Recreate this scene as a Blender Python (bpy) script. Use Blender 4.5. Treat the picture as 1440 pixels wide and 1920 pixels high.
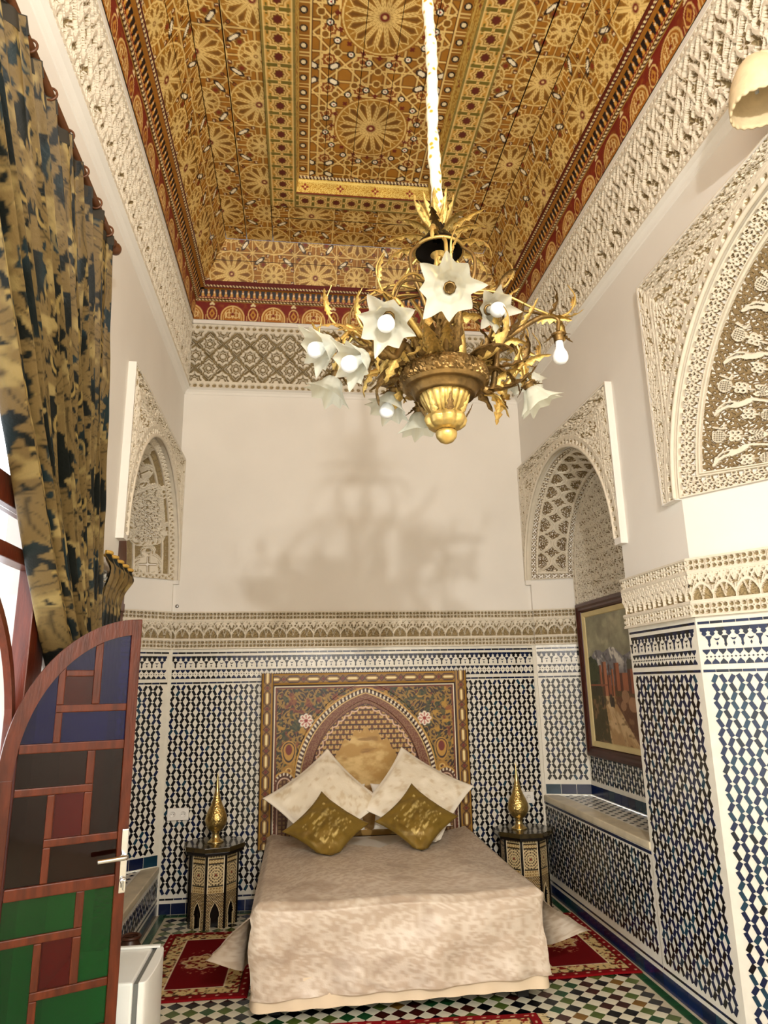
import bpy, bmesh, math, random
import numpy as np
from mathutils import Vector, Matrix

for o in list(bpy.data.objects):
    bpy.data.objects.remove(o, do_unlink=True)
SC = bpy.context.scene
COL = SC.collection
PI = math.pi
RND = random.Random(7)

# ------------------------------------------------------------------ camera
YAW, PITCH, ROLL, FPX, CAMH = 0.1232, 0.2446, -0.01833, 1290.0, 1.6
_f = Vector((math.sin(YAW)*math.cos(PITCH), math.cos(YAW)*math.cos(PITCH), math.sin(PITCH)))
_r = Vector((math.cos(YAW), -math.sin(YAW), 0))
_u = _r.cross(_f)
_r2 = _r*math.cos(ROLL)+_u*math.sin(ROLL)
_u2 = -_r*math.sin(ROLL)+_u*math.cos(ROLL)
cd = bpy.data.cameras.new('camera')
cam = bpy.data.objects.new('camera', cd)
COL.objects.link(cam)
cam.matrix_world = Matrix(((_r2.x, _u2.x, -_f.x, 0), (_r2.y, _u2.y, -_f.y, 0), (_r2.z, _u2.z, -_f.z, CAMH), (0, 0, 0, 1)))
cd.sensor_fit = 'VERTICAL'
cd.sensor_height = 36.0
cd.lens = 36.0*FPX/1920.0
cd.clip_start = 0.05
SC.camera = cam

# ------------------------------------------------------------------ world: bright hazy daylight
W = bpy.data.worlds.new('daylight')
SC.world = W
W.use_nodes = True
bg = W.node_tree.nodes['Background']
bg.inputs[0].default_value = (0.93, 0.96, 1.0, 1)
bg.inputs[1].default_value = 4.0

# ------------------------------------------------------------------ lamps of the room (the second chandelier, behind the viewer)
def lamp(name, loc, power, rad, col):
    l = bpy.data.lights.new(name, 'POINT')
    l.energy = power; l.shadow_soft_size = rad; l.color = col
    o = bpy.data.objects.new(name, l); COL.objects.link(o); o.location = loc
    return o
lamp('chandelier_light', (0.40, -1.0, 2.87), 310, 0.045, (1.0, 0.96, 0.90))
lamp('chandelier_light', (0.61, -1.05, 2.88), 130, 0.05, (1.0, 0.96, 0.90))

SC.view_settings.view_transform = 'Standard'
SC.view_settings.look = 'None'
SC.view_settings.gamma = 1.0
SC.view_settings.use_curve_mapping = False
SC.view_settings.exposure = 0.05

# ------------------------------------------------------------------ helpers
def lin(h):
    h = h.lstrip('#')
    v = [int(h[i:i+2], 16)/255 for i in (0, 2, 4)]
    return tuple(c/12.92 if c <= .04045 else ((c+.055)/1.055)**2.4 for c in v)

def mat(name, col, rough=.6, metal=0.0, var=0.0, vscale=8.0, bump=0.0, bscale=60.0, spec=.5, attr=None, trans=0.0, ior=1.45, coat=0.0, stretch=None, sheen=0.0, sss=0.0, alpha=1.0):
    m = bpy.data.materials.new(name)
    m.use_nodes = True
    nt = m.node_tree
    b = nt.nodes['Principled BSDF']
    c = lin(col) if isinstance(col, str) else col
    b.inputs['Base Color'].default_value = (*c, 1)
    b.inputs['Roughness'].default_value = rough
    b.inputs['Metallic'].default_value = metal
    b.inputs['Specular IOR Level'].default_value = spec
    b.inputs['IOR'].default_value = ior
    b.inputs['Transmission Weight'].default_value = trans
    b.inputs['Coat Weight'].default_value = coat
    b.inputs['Sheen Weight'].default_value = sheen
    b.inputs['Alpha'].default_value = alpha
    if sss:
        b.inputs['Subsurface Weight'].default_value = sss
        b.inputs['Subsurface Radius'].default_value = (.02, .02, .02)
    src = None
    if attr:
        a = nt.nodes.new('ShaderNodeAttribute'); a.attribute_name = attr
        src = a.outputs['Color']
    tc = nt.nodes.new('ShaderNodeTexCoord')
    vec = tc.outputs['Object']
    if stretch:
        mp = nt.nodes.new('ShaderNodeMapping'); mp.inputs['Scale'].default_value = stretch
        nt.links.new(vec, mp.inputs['Vector']); vec = mp.outputs['Vector']
    if var:
        n = nt.nodes.new('ShaderNodeTexNoise'); n.inputs['Scale'].default_value = vscale; n.inputs['Detail'].default_value = 6
        nt.links.new(vec, n.inputs['Vector'])
        mr = nt.nodes.new('ShaderNodeMapRange')
        mr.inputs['From Min'].default_value = .3; mr.inputs['From Max'].default_value = .7
        mr.inputs['To Min'].default_value = 1-var; mr.inputs['To Max'].default_value = 1+var*.6
        nt.links.new(n.outputs['Fac'], mr.inputs['Value'])
        mx = nt.nodes.new('ShaderNodeMix'); mx.data_type = 'RGBA'; mx.blend_type = 'MULTIPLY'; mx.inputs[0].default_value = 1
        if src: nt.links.new(src, mx.inputs[6])
        else: mx.inputs[6].default_value = (*c, 1)
        nt.links.new(mr.outputs['Result'], mx.inputs[7])
        src = mx.outputs[2]
    if src:
        nt.links.new(src, b.inputs['Base Color'])
    if bump:
        n2 = nt.nodes.new('ShaderNodeTexNoise'); n2.inputs['Scale'].default_value = bscale; n2.inputs['Detail'].default_value = 4
        nt.links.new(vec, n2.inputs['Vector'])
        bp = nt.nodes.new('ShaderNodeBump'); bp.inputs['Strength'].default_value = bump; bp.inputs['Distance'].default_value = .01
        nt.links.new(n2.outputs['Fac'], bp.inputs['Height'])
        nt.links.new(bp.outputs['Normal'], b.inputs['Normal'])
    return m

def link(name, me, parent=None, loc=None):
    o = bpy.data.objects.new(name, me); COL.objects.link(o)
    if parent: o.parent = parent
    if loc is not None: o.location = loc
    return o
def tag(o, label, cat, group=None):
    o['label'] = label; o['category'] = cat
    if group: o['group'] = group
    return o
def struct(o):
    o['kind'] = 'structure'; return o
def stuff(o):
    o['kind'] = 'stuff'; return o
def empty(name, loc, label=None, cat=None, group=None, rz=0.0):
    o = bpy.data.objects.new(name, None); COL.objects.link(o)
    o.location = loc; o.rotation_euler = (0, 0, rz); o.empty_display_size = .1
    if label: tag(o, label, cat, group)
    return o

def np_mesh(name, V, F, mats, midx=None, colors=None, smooth=False):
    """V (n,3); F (m,3 or 4) int array"""
    V = np.asarray(V, np.float32); F = np.asarray(F, np.int32)
    me = bpy.data.meshes.new(name)
    k = F.shape[1]
    me.vertices.add(len(V)); me.vertices.foreach_set('co', V.ravel())
    me.loops.add(F.size); me.loops.foreach_set('vertex_index', F.ravel())
    me.polygons.add(len(F))
    me.polygons.foreach_set('loop_start', np.arange(0, F.size, k, dtype=np.int32))
    me.polygons.foreach_set('loop_total', np.full(len(F), k, np.int32))
    for m in (mats if isinstance(mats, (list, tuple)) else [mats]): me.materials.append(m)
    if midx is not None: me.polygons.foreach_set('material_index', np.asarray(midx, np.int32))
    me.update(calc_edges=True)
    if colors is not None:
        a = me.color_attributes.new('paint', 'FLOAT_COLOR', 'POINT')
        c = np.ones((len(V), 4), np.float32); c[:, :3] = colors
        a.data.foreach_set('color', c.ravel())
    me.polygons.foreach_set('use_smooth', np.full(len(F), smooth))
    return me

def grid_faces(nu, nv, flip=False, wrap=False):
    i = np.arange(nu-1+(1 if wrap else 0)); j = np.arange(nv-1)
    I, J = np.meshgrid(i, j, indexing='ij')
    I2 = (I+1) % nu
    a = I*nv+J; b = I2*nv+J; c = I2*nv+J+1; d = I*nv+J+1
    F = np.stack([a, b, c, d], -1).reshape(-1, 4)
    return F[:, ::-1] if flip else F

class Acc:
    """collects polygons of several materials in one mesh"""
    def __init__(s): s.v = []; s.f = []; s.m = []
    def poly(s, pts, mi=0):
        n = len(s.v); s.v += [tuple(p) for p in pts]; s.f.append(tuple(range(n, n+len(pts)))); s.m.append(mi)
    def prism(s, pts, fr, h0, h1, mi=0, sides=True):
        top = [fr.P(u, v, h1) for u, v in pts]; bot = [fr.P(u, v, h0) for u, v in pts]
        n = len(s.v); k = len(pts)
        s.v += [tuple(p) for p in top]+[tuple(p) for p in bot]
        s.f.append(tuple(range(n, n+k))); s.m.append(mi)
        if sides:
            for i in range(k):
                j = (i+1) % k
                s.f.append((n+i, n+k+i, n+k+j, n+j)); s.m.append(mi)
    def box(s, x0, x1, y0, y1, z0, z1, mi=0):
        n = len(s.v)
        s.v += [(x, y, z) for x in (x0, x1) for y in (y0, y1) for z in (z0, z1)]
        for q in ((0, 1, 3, 2), (4, 6, 7, 5), (0, 4, 5, 1), (2, 3, 7, 6), (0, 2, 6, 4), (1, 5, 7, 3)):
            s.f.append(tuple(n+i for i in q)); s.m.append(mi)
    def quad(s, a, b, c, d, mi=0): s.poly([a, b, c, d], mi)
    def mesh(s, name, mats, smooth=False, bevel=0.0, fixn=False):
        me = bpy.data.meshes.new(name)
        me.from_pydata(s.v, [], s.f)
        for m in (mats if isinstance(mats, (list, tuple)) else [mats]): me.materials.append(m)
        me.polygons.foreach_set('material_index', np.array(s.m, np.int32))
        if bevel or fixn:
            bm = bmesh.new(); bm.from_mesh(me)
            bmesh.ops.remove_doubles(bm, verts=bm.verts, dist=1e-5)
            if fixn: bmesh.ops.recalc_face_normals(bm, faces=bm.faces)
            if bevel: bmesh.ops.bevel(bm, geom=list(bm.edges), offset=bevel, segments=2, affect='EDGES', profile=.6)
            bm.to_mesh(me); bm.free()
        me.polygons.foreach_set('use_smooth', np.full(len(me.polygons), smooth))
        me.update()
        return me
    def obj(s, name, mats, parent=None, **k): return link(name, s.mesh(name, mats, **k), parent)

def box_obj(name, x0, x1, y0, y1, z0, z1, m, parent=None, bevel=0.004):
    a = Acc(); a.box(x0, x1, y0, y1, z0, z1)
    return a.obj(name, m, parent, bevel=bevel)

class Fr:
    """flat frame: u along U, v along Vd (default up), h along N"""
    def __init__(s, O, U, N, Vd=(0, 0, 1)):
        s.O = np.array(O, float); s.U = np.array(U, float)/np.linalg.norm(U); s.N = np.array(N, float)/np.linalg.norm(N); s.V = np.array(Vd, float)
    def P(s, u, v, h=0.0): return s.O+s.U*u+s.V*v+s.N*h
    def PA(s, u, v, h): return s.O+u[:, None]*s.U+v[:, None]*s.V+h[:, None]*s.N

def lathe(prof, n=32, close=True):
    """prof list of (r,z) -> V,F"""
    V = []; k = len(prof)
    for i in range(n):
        a = 2*PI*i/n
        V += [(r*math.cos(a), r*math.sin(a), z) for r, z in prof]
    F = [(i*k+j, ((i+1) % n)*k+j, ((i+1) % n)*k+j+1, i*k+j+1) for i in range(n) for j in range(k-1)]
    return np.array(V), np.array(F)
def lathe_obj(name, prof, m, parent=None, n=32, loc=None, smooth=True):
    V, F = lathe(prof, n)
    return link(name, np_mesh(name, V, F, m, smooth=smooth), parent, loc)

def tube(pts, radii, n=8, closed=False):
    """sweep circle along pts -> V,F (numpy)"""
    pts = np.asarray(pts, float); k = len(pts)
    if np.isscalar(radii): radii = [radii]*k
    T = np.gradient(pts, axis=0); T /= np.linalg.norm(T, axis=1)[:, None]+1e-12
    ref = np.array([0, 0, 1.0]) if abs(T[0][2]) < .9 else np.array([1.0, 0, 0])
    V = []
    for i in range(k):
        a = np.cross(T[i], ref); a /= np.linalg.norm(a)+1e-12
        b = np.cross(a, T[i]); ref = b
        for j in range(n):
            t = 2*PI*j/n
            V.append(pts[i]+radii[i]*(math.cos(t)*a+math.sin(t)*b))
    F = [(i*n+j, i*n+(j+1) % n, (i+1)*n+(j+1) % n, (i+1)*n+j) for i in range(k-1) for j in range(n)]
    return np.array(V), np.array(F)
def bez(P, n=12):
    """catmull-rom through points"""
    P = [np.array(p, float) for p in P]
    Q = [2*P[0]-P[1]]+P+[2*P[-1]-P[-2]]
    out = []
    for i in range(1, len(Q)-2):
        for t in np.linspace(0, 1, n, endpoint=False):
            p0, p1, p2, p3 = Q[i-1:i+3]
            out.append(.5*((2*p1)+(-p0+p2)*t+(2*p0-5*p1+4*p2-p3)*t*t+(-p0+3*p1-3*p2+p3)*t**3))
    out.append(P[-1])
    return np.array(out)
class MJ:
    """joins numpy meshes of quads"""
    def __init__(s): s.V = []; s.F = []; s.n = 0
    def add(s, V, F):
        s.V.append(np.asarray(V, float)); s.F.append(np.asarray(F)+s.n); s.n += len(V)
    def obj(s, name, m, parent=None, smooth=True, loc=None):
        return link(name, np_mesh(name, np.concatenate(s.V), np.concatenate(s.F), m, smooth=smooth), parent, loc)

def cam_px(P):
    P = np.asarray(P, float)-np.array([0, 0, CAMH])
    z = P@np.array(_f)
    return np.stack([720+FPX*(P@np.array(_r2))/z, 960-FPX*(P@np.array(_u2))/z, z], -1)

# numpy pattern helpers
def ss(a, b, x):
    t = np.clip((x-a)/(b-a), 0, 1); return t*t*(3-2*t)
def ln(d, w, e=.35): return 1-ss(w*(1-e), w*(1+e), np.abs(d))
def per(x, p): return x-p*np.floor(x/p+.5)       # centred remainder
def vnoise(x, y, seed=0):
    xi = np.floor(x).astype(np.int64); yi = np.floor(y).astype(np.int64)
    xf = x-xi; yf = y-yi
    def hsh(a, b):
        n = (a*374761393+b*668265263+seed*974711) & 0x7fffffff
        n = ((n ^ (n >> 13))*1274126177) & 0x7fffffff
        return ((n ^ (n >> 16)) & 0xffff)/65535.0
    u = xf*xf*(3-2*xf); v = yf*yf*(3-2*yf)
    return (hsh(xi, yi)*(1-u)+hsh(xi+1, yi)*u)*(1-v)+(hsh(xi, yi+1)*(1-u)+hsh(xi+1, yi+1)*u)*v
def fbm(x, y, o=4, seed=0):
    s = 0; a = .5; t = 0
    for k in range(o):
        s = s+a*vnoise(x, y, seed+k); t += a; x = x*2.03+7.1; y = y*2.03+3.7; a *= .5
    return s/t
def seg(x, y, ax, ay, bx, by):
    dx, dy = bx-ax, by-ay
    t = np.clip(((x-ax)*dx+(y-ay)*dy)/(dx*dx+dy*dy), 0, 1)
    return np.hypot(x-ax-t*dx, y-ay-t*dy)
def pline(x, y, pts):
    d = None
    for (a, b), (c, e) in zip(pts[:-1], pts[1:]):
        s = seg(x, y, a, b, c, e); d = s if d is None else np.minimum(d, s)
    return d
def star8(x, y):
    ax, ay = np.abs(x), np.abs(y)
    return np.minimum(np.maximum(ax, ay), (ax+ay)/math.sqrt(2))
def mixc(c, col, f):
    col = np.array(lin(col) if isinstance(col, str) else col)
    return c*(1-f[:, None])+col[None, :]*f[:, None]

# ------------------------------------------------------------------ materials
M = {}
M['plaster'] = mat('white_plaster', '#e6e2da', .75, var=.035, vscale=2.2, bump=.08, bscale=14)
M['carve_hi'] = mat('carved_plaster', '#dbd2bf', .8, var=.06, vscale=20)
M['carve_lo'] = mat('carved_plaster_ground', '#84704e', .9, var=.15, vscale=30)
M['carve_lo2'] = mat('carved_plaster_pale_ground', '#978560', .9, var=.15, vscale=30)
M['glaze_w'] = mat('white_glazed_tile', '#e2ded0', .28, var=.07, vscale=16, bump=.12, bscale=30)
M['glaze_k'] = mat('black_glazed_tile', '#0b0c12', .2, var=.25, vscale=9)
M['glaze_n'] = mat('navy_glazed_tile', '#0d1a3c', .2, var=.25, vscale=9)
M['glaze_t'] = mat('teal_glazed_tile', '#17384a', .22, var=.25, vscale=9)
M['glaze_b'] = mat('blue_base_tile', '#10234f', .2, var=.35, vscale=7)
M['glaze_g'] = mat('green_glazed_tile', '#1d4a26', .22, var=.3, vscale=9)
M['glaze_ol'] = mat('olive_glazed_tile', '#50622a', .25, var=.3, vscale=9)
M['glaze_br'] = mat('brown_glazed_tile', '#3b1510', .25, var=.3, vscale=9)
M['glaze_oc'] = mat('ochre_glazed_tile', '#7d5a22', .25, var=.3, vscale=9)
M['glaze_cr'] = mat('cream_floor_tile', '#d9d3bb', .3, var=.1, vscale=12)
M['grout'] = mat('grout', '#bdb49c', .85, var=.15, vscale=14)
M['marble'] = mat('worn_marble', '#cfc4a8', .35, var=.22, vscale=9)
M['paint'] = mat('painted_wood', '#ffffff', .55, attr='paint', var=.16, vscale=5, bump=.1, bscale=80)
M['wood_red'] = mat('red_brown_wood', '#5a2412', .35, var=.3, vscale=9, bump=.1, bscale=30, stretch=(6, 6, 1))
M['wood_dark'] = mat('dark_wood', '#2c120b', .35, var=.3, vscale=10)
# ------------------------------------------------------------------ the room
XL, XR, YB = -1.021, 1.963, 5.715
Z_FR0, Z_FR1 = 4.12, 4.74           # carved frieze under the wooden cornice
Z_CO, Z_CEIL = 5.10, 5.40           # cornice top, flat ceiling
YFRONT = -2.6
NC, NR, NZ = 4.82, 0.86, 2.44       # far niches: centre, radius, springing height
DC, DR, DZ = 2.13, 1.115, 2.505     # near niches (door on the left)
SILL, SILL_L = 0.72, 0.33
DADO = 1.90                         # top of the tiles
BAND = 2.18                         # top of the carved band

def arch_ring(a, fr, c, r, zc, u0, u1, z1, n=48, mi=0):
    """flat wall between an arch opening and its bounding rectangle [u0,u1]x[zc,z1]"""
    pts = []
    for i in range(n+1):
        t = PI*i/n; ct, st = math.cos(t), math.sin(t)
        ku = ((u1-c)/ct if ct > 1e-6 else ((u0-c)/ct if ct < -1e-6 else 1e9))
        kz = (z1-zc)/st if st > 1e-6 else 1e9
        k = min(ku, kz)
        pts.append(((c+r*ct, zc+r*st), (c+k*ct, zc+k*st)))
    for (p, q), (p2, q2) in zip(pts[:-1], pts[1:]):
        a.quad(fr.P(*p), fr.P(*q), fr.P(*q2), fr.P(*p2), mi)
    # corners
    for uc in (u0, u1):
        s = [q for p, q in pts]
        near = [q for q in s if abs(q[0]-uc) < 1e-6]; top = [q for q in s if abs(q[1]-z1) < 1e-6]
        if near and top:
            q1 = max(near, key=lambda q: q[1]); q2 = min(top, key=lambda q: abs(q[0]-uc))
            if abs(q1[1]-z1) > 1e-4: a.poly([fr.P(*q1), fr.P(uc, z1), fr.P(*q2)], mi)

def side_wall(name, X, sgn, far_sill):
    """side wall in the plane x=X; sgn=+1 on the right (room lies at smaller x)"""
    fr = Fr((X, 0, 0), (0, 1, 0), (-sgn, 0, 0))
    a = Acc()
    def rect(y0, y1, z0, z1): a.quad(fr.P(y0, z0), fr.P(y1, z0), fr.P(y1, z1), fr.P(y0, z1))
    ztop = 3.95
    rect(YFRONT, YB, ztop, 5.6)
    rect(YFRONT, DC-DR-.15, 0, ztop)
    rect(DC+DR, NC-NR, 0, NZ)              # pier
    rect(DC+DR, NC-NR, NZ, ztop)
    rect(NC+NR, YB, 0, ztop)
    rect(NC-NR, NC+NR, 0, far_sill-.03)
    arch_ring(a, fr, NC, NR, NZ, NC-NR, NC+NR, ztop)
    rect(DC-DR-.15, DC-DR, 0, ztop)
    # straight legs between springing heights of the near niche
    arch_ring(a, fr, DC, DR, DZ, DC-DR, DC+DR, ztop)
    return struct(a.obj(name, M['plaster'])), fr

wall_right, FR_R = side_wall('wall_right', XR, 1, SILL)
wall_left, FR_L = side_wall('wall_left', XL, -1, SILL_L)
a = Acc()
a.quad((XL-.6, YB, 0), (XR+.6, YB, 0), (XR+.6, YB, 5.6), (XL-.6, YB, 5.6))
wall_back = struct(a.obj('wall_back', M['plaster']))
a = Acc(); a.quad((XL, YFRONT, 0), (XR, YFRONT, 0), (XR, YFRONT, 5.7), (XL, YFRONT, 5.7))
struct(a.obj('wall_front', M['plaster']))
FR_B = Fr((0, YB, 0), (1, 0, 0), (0, -1, 0))

# niches: reveals, back planes
class Niche:
    def __init__(s, X, sgn, c, r, zc, d, ri, z0):
        s.X, s.sgn, s.c, s.r, s.zc, s.d, s.ri, s.z0 = X, sgn, c, r, zc, d, ri, z0
        s.Xi = X+sgn*d
        # far jamb frame: u from the wall edge inwards
        s.A = np.array([X, c+r, 0.0]); s.B = np.array([s.Xi, c+ri, 0.0])
        U = s.B-s.A; s.w = np.linalg.norm(U); U /= s.w
        N = np.array([U[1], -U[0], 0.0])
        if N[1] > 0: N = -N
        s.jamb = Fr(s.A, U, N)
        s.back = Fr((s.Xi, 0, 0), (0, 1, 0), (-sgn, 0, 0))
    def soffit(s, s_arc, t):
        """point and normal: s_arc metres along the outer arch from the far springing, t metres into the depth"""
        ph = s_arc/s.r; k = t/s.w
        R = s.r+(s.ri-s.r)*k
        x = s.X+s.sgn*s.d*k; y = s.c+R*np.cos(ph); z = s.zc+R*np.sin(ph)
        # normal: towards axis, tilted by the splay
        nr = s.d/s.w; nx = -(s.r-s.ri)/s.w*s.sgn
        N = np.stack([np.full_like(ph, nx), -nr*np.cos(ph), -nr*np.sin(ph)], -1)
        return np.stack([x, y, z], -1), N
    def build(s, parent, back=True, mback='plaster'):
        a = Acc()
        # jambs
        for q in (1, -1):
            p0 = (s.X, s.c+q*s.r); p1 = (s.Xi, s.c+q*s.ri)
            a.quad((*p0, s.z0), (*p1, s.z0), (*p1, s.zc), (*p0, s.zc))
        n = 48
        for i in range(n):
            t0, t1 = PI*i/n, PI*(i+1)/n
            def pt(t, k):
                R = s.r+(s.ri-s.r)*k
                return (s.X+s.sgn*s.d*k, s.c+R*math.cos(t), s.zc+R*math.sin(t))
            a.quad(pt(t0, 0), pt(t1, 0), pt(t1, 1), pt(t0, 1))
        if back:
            pts = [(s.Xi, s.c-s.ri, s.z0), (s.Xi, s.c+s.ri, s.z0)]
            pts += [(s.Xi, s.c+s.ri*math.cos(PI*i/n), s.zc+s.ri*math.sin(PI*i/n)) for i in range(n+1)]
            a.poly(pts)
        return a.obj('niche_reveal', M[mback], parent)
N_RF = Niche(XR, 1, NC, NR, NZ, .345, .745, SILL)
N_LF = Niche(XL, -1, NC, NR, NZ, .36, .62, SILL_L)
N_RN = Niche(XR, 1, DC, DR, DZ, .34, .60, 0.0)
N_LN = Niche(XL, -1, DC, DR, DZ, .28, 1.03, 0.0)
N_RF.build(wall_right); N_RN.build(wall_right); N_LF.build(wall_left); N_LN.build(wall_left, back=False)

# floor
a = Acc(); a.quad((-4, YFRONT, 0), (2.6, YFRONT, 0), (2.6, YB+.1, 0), (-4, YB+.1, 0))
floor = struct(a.obj('floor', M['grout']))

# ------------------------------------------------------------------ carved relief
def relief(name, S, U0, U1, V0, V1, cell, hf, depth, parent, lo='carve_lo', hi='carve_hi', thr=.45):
    nu = max(2, int((U1-U0)/cell)); nv = max(2, int((V1-V0)/cell))
    u, v = np.meshgrid(np.linspace(U0, U1, nu), np.linspace(V0, V1, nv), indexing='ij')
    u = u.ravel(); v = v.ravel()
    h = np.clip(hf(u, v), 0, 1.3)
    P, N = S(u, v)
    V = P+N*(depth*h)[:, None]
    F = grid_faces(nu, nv)
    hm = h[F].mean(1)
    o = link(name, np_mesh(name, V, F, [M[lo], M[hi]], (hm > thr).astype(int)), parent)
    return stuff(o)
def flatS(fr, h0=0.0):
    def S(u, v): return fr.PA(u, v, np.full_like(u, h0)), np.broadcast_to(fr.N, (len(u), 3))
    return S

# --- pattern height functions (metres in, 0..1 out)
def pat_quatre(u, v, s):
    """strip of four-hole flowers, s = strip height, v in 0..s"""
    x = per(u, s)/s; y = v/s-.5
    hole = np.ones_like(x)
    for sx in (-1, 1):
        for sy in (-1, 1):
            hole = np.minimum(hole, np.hypot((x-.25*sx)*1.0, (y-.24*sy)*1.0))
    h = ss(.13, .2, hole)
    h = np.maximum(h*.9, ln(np.hypot(x, y)-.0, .09)); h = np.minimum(h, 1-.8*ln(np.hypot(x, y), .04))
    h = np.minimum(h, 1-.7*ln(per(u-s/2, s)/s, .035))
    h = np.maximum(h, 1-ss(.03, .07, .5-np.abs(y)))
    return h
def pat_arab(u, v, q, seed=0):
    """scrolling leaf work"""
    wx = u/q+.25*np.sin(v/q*2.1+seed); wy = v/q+.25*np.sin(u/q*2.3+seed)
    row = np.floor(wy); x = per(wx+.5*(row % 2), 1.0); y = wy-row-.5
    r = np.hypot(x, y)+1e-6; th = np.arctan2(y, x)*np.where(row % 2 > 0, 1, -1)
    sp = np.sin(th-7.5*np.sqrt(r)*1.9)
    leaf = np.sin(3*th+9*r)
    h = ss(-.1, .35, sp)*ss(.03, .1, r)
    h = np.maximum(h*.95, ss(.5, .85, leaf)*ss(.2, .3, r))
    h = np.where(r < .07, 1, h)
    return h
def pat_interlace(u, v, p, w=.035):
    """eight-fold star strap work, period p, scaled to unit cell; returns raised field with incised strap edges"""
    x = per(u, p)/p; y = per(v, p)/p
    x2 = per(u+p/2, p)/p; y2 = per(v+p/2, p)/p
    s = star8(x, y); s2 = star8(x2, y2)
    g = np.full_like(x, 9.)
    for k in (.10, .17, .31): g = np.minimum(g, np.abs(s-k))
    for k in (.08, .15, .27): g = np.minimum(g, np.abs(s2-k))
    d1 = np.abs(np.abs(x)+np.abs(y)-.5)
    g = np.minimum(g, np.where(np.minimum(s, s2) > .27, np.abs(d1-.03), 9))
    ang = np.arctan2(y, x); r = np.hypot(x, y)
    ray = np.abs(np.sin(4*ang))*r
    g = np.minimum(g, np.where((s > .17) & (s < .31), ray*.5+.008, 9))
    return ss(w*.35, w*.9, g)
def pat_frieze(u, v, H, p):
    """tall frieze: chain strips top and bottom, strap work between (v 0..H)"""
    h = pat_interlace(u, v-H*.5, p)
    b = .10*H
    lo = v < b; hi = v > H-b
    x = per(u, .055)/.055
    chain = 1-.9*ln(np.hypot(x*1.0, (np.where(lo, v, H-v)/b-.5)*1.2), .3, .4)
    h = np.where(lo | hi, chain, h)
    e = np.minimum(np.minimum(np.abs(v-b), np.abs(v-H+b)), np.minimum(v, H-v))
    return np.maximum(np.where(e < .006, 1.05, h), 0)
def pat_frieze_deep(u, v, H, p):
    """deep cut frieze of the long walls: knotted stems between stepped breaks"""
    x = per(u, p)/p; y = v/H
    stem = np.full_like(x, 9.)
    for k, ph in ((.5, 0), (.32, 1.7), (.68, 3.4), (.15, .8), (.85, 2.3)):
        stem = np.minimum(stem, np.abs(y-k-.07*np.sin(2*PI*u/p*2+ph))*1.6)
    cross = np.abs(per(u+.035*np.sin(y*14), p/4))/p
    lf = pat_arab(u, v, .075, 2)
    h = np.maximum(.55*lf, np.maximum(ln(stem, .05), ln(cross, .028)))
    st = np.abs(per(u+.03*np.sign(np.sin(y*2*PI*2.5)), p))
    h = np.where(st < .009, 0, h)
    e = np.minimum(v, H-v); b = .075*H
    edge = (e < b)
    xx = per(u, .04)/.04
    h = np.where(edge, 1-.8*ln(np.hypot(xx, (e/b-.5)*1.6), .22), h)
    return np.where((np.abs(e-b) < .005) | (e < .005), 1.05, h)
def pat_arches(u, v, H):
    """interlaced arch band, v 0..H"""
    p = .78*H; x = u/p; y = v/H
    f1 = .10+.80*np.abs(np.sin(PI*x))**.75; f2 = .10+.80*np.abs(np.cos(PI*x))**.75
    sl = 1.0
    g = np.minimum(np.abs(y-f1), np.abs(y-f2))*.62
    post = np.where(y < .52, np.abs(per(x, 1.0))*1.0, 9)
    post2 = np.where(y > .72, np.abs(per(x, .5))*1.0, 9)
    xx = per(x-.5, 1.0)
    f3 = .10+.52*np.abs(np.sin(PI*x))**.6
    g = np.minimum(np.minimum(g, post), np.minimum(np.abs(y-f3)*.6, post2))
    g = np.minimum(g, np.where(y > .6, np.abs(np.abs(per(x, .5))-.5*(y-.6)*.9)*.8, 9))
    h = ln(g, .042)
    dots = np.hypot(per(x, .25), (y-.93)*1.2)
    h = np.maximum(h, .8*ln(dots, .07))
    h = np.maximum(h, .35*pat_arab(u, v, .05, 1))
    h = np.where((y < .05) | (y > .965), 1, h)
    return h
def pat_band(u, v):
    """the whole carved band above the tiles (v from 0 to BAND-DADO)"""
    H = BAND-DADO; b = .058
    h = np.where(v < b, pat_quatre(u, v, b), np.where(v > H-b, pat_quatre(u, v-(H-b), b), pat_arches(u, v-b-.012, H-2*b-.024)))
    g = np.minimum(np.abs(v-b-.006), np.abs(v-(H-b)+.006))
    h = np.where(g < .0065, 1.1, h)
    return np.where((v < .004) | (v > H-.004), 1.05, h)
H_BAND = BAND-DADO

# carved bands just above the tiles
def band_on(fr, u0, u1, parent, cell=.0045):
    f2 = Fr(fr.P(0, DADO), fr.U, fr.N)
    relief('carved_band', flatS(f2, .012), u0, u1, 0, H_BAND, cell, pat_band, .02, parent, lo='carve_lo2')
    for z0, z1 in ((-.007, .003), (H_BAND-.003, H_BAND+.007)):
        a = Acc(); a.prism([(u0, z0), (u1, z0), (u1, z1), (u0, z1)], f2, 0, .0345); a.obj('band_fillet', M['carve_hi'], parent)
band_on(FR_B, XL, XR, wall_back)
band_on(FR_R, DC+DR-.009, NC-NR+.008, wall_right)
band_on(N_RF.jamb, .0, N_RF.w, wall_right)
band_on(N_RN.jamb, -.009, N_RN.w, wall_right, .0035)
band_on(N_LF.jamb, .0, N_LF.w, wall_left)
band_on(FR_L, DC+DR, NC-NR, wall_left, .008)

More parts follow.
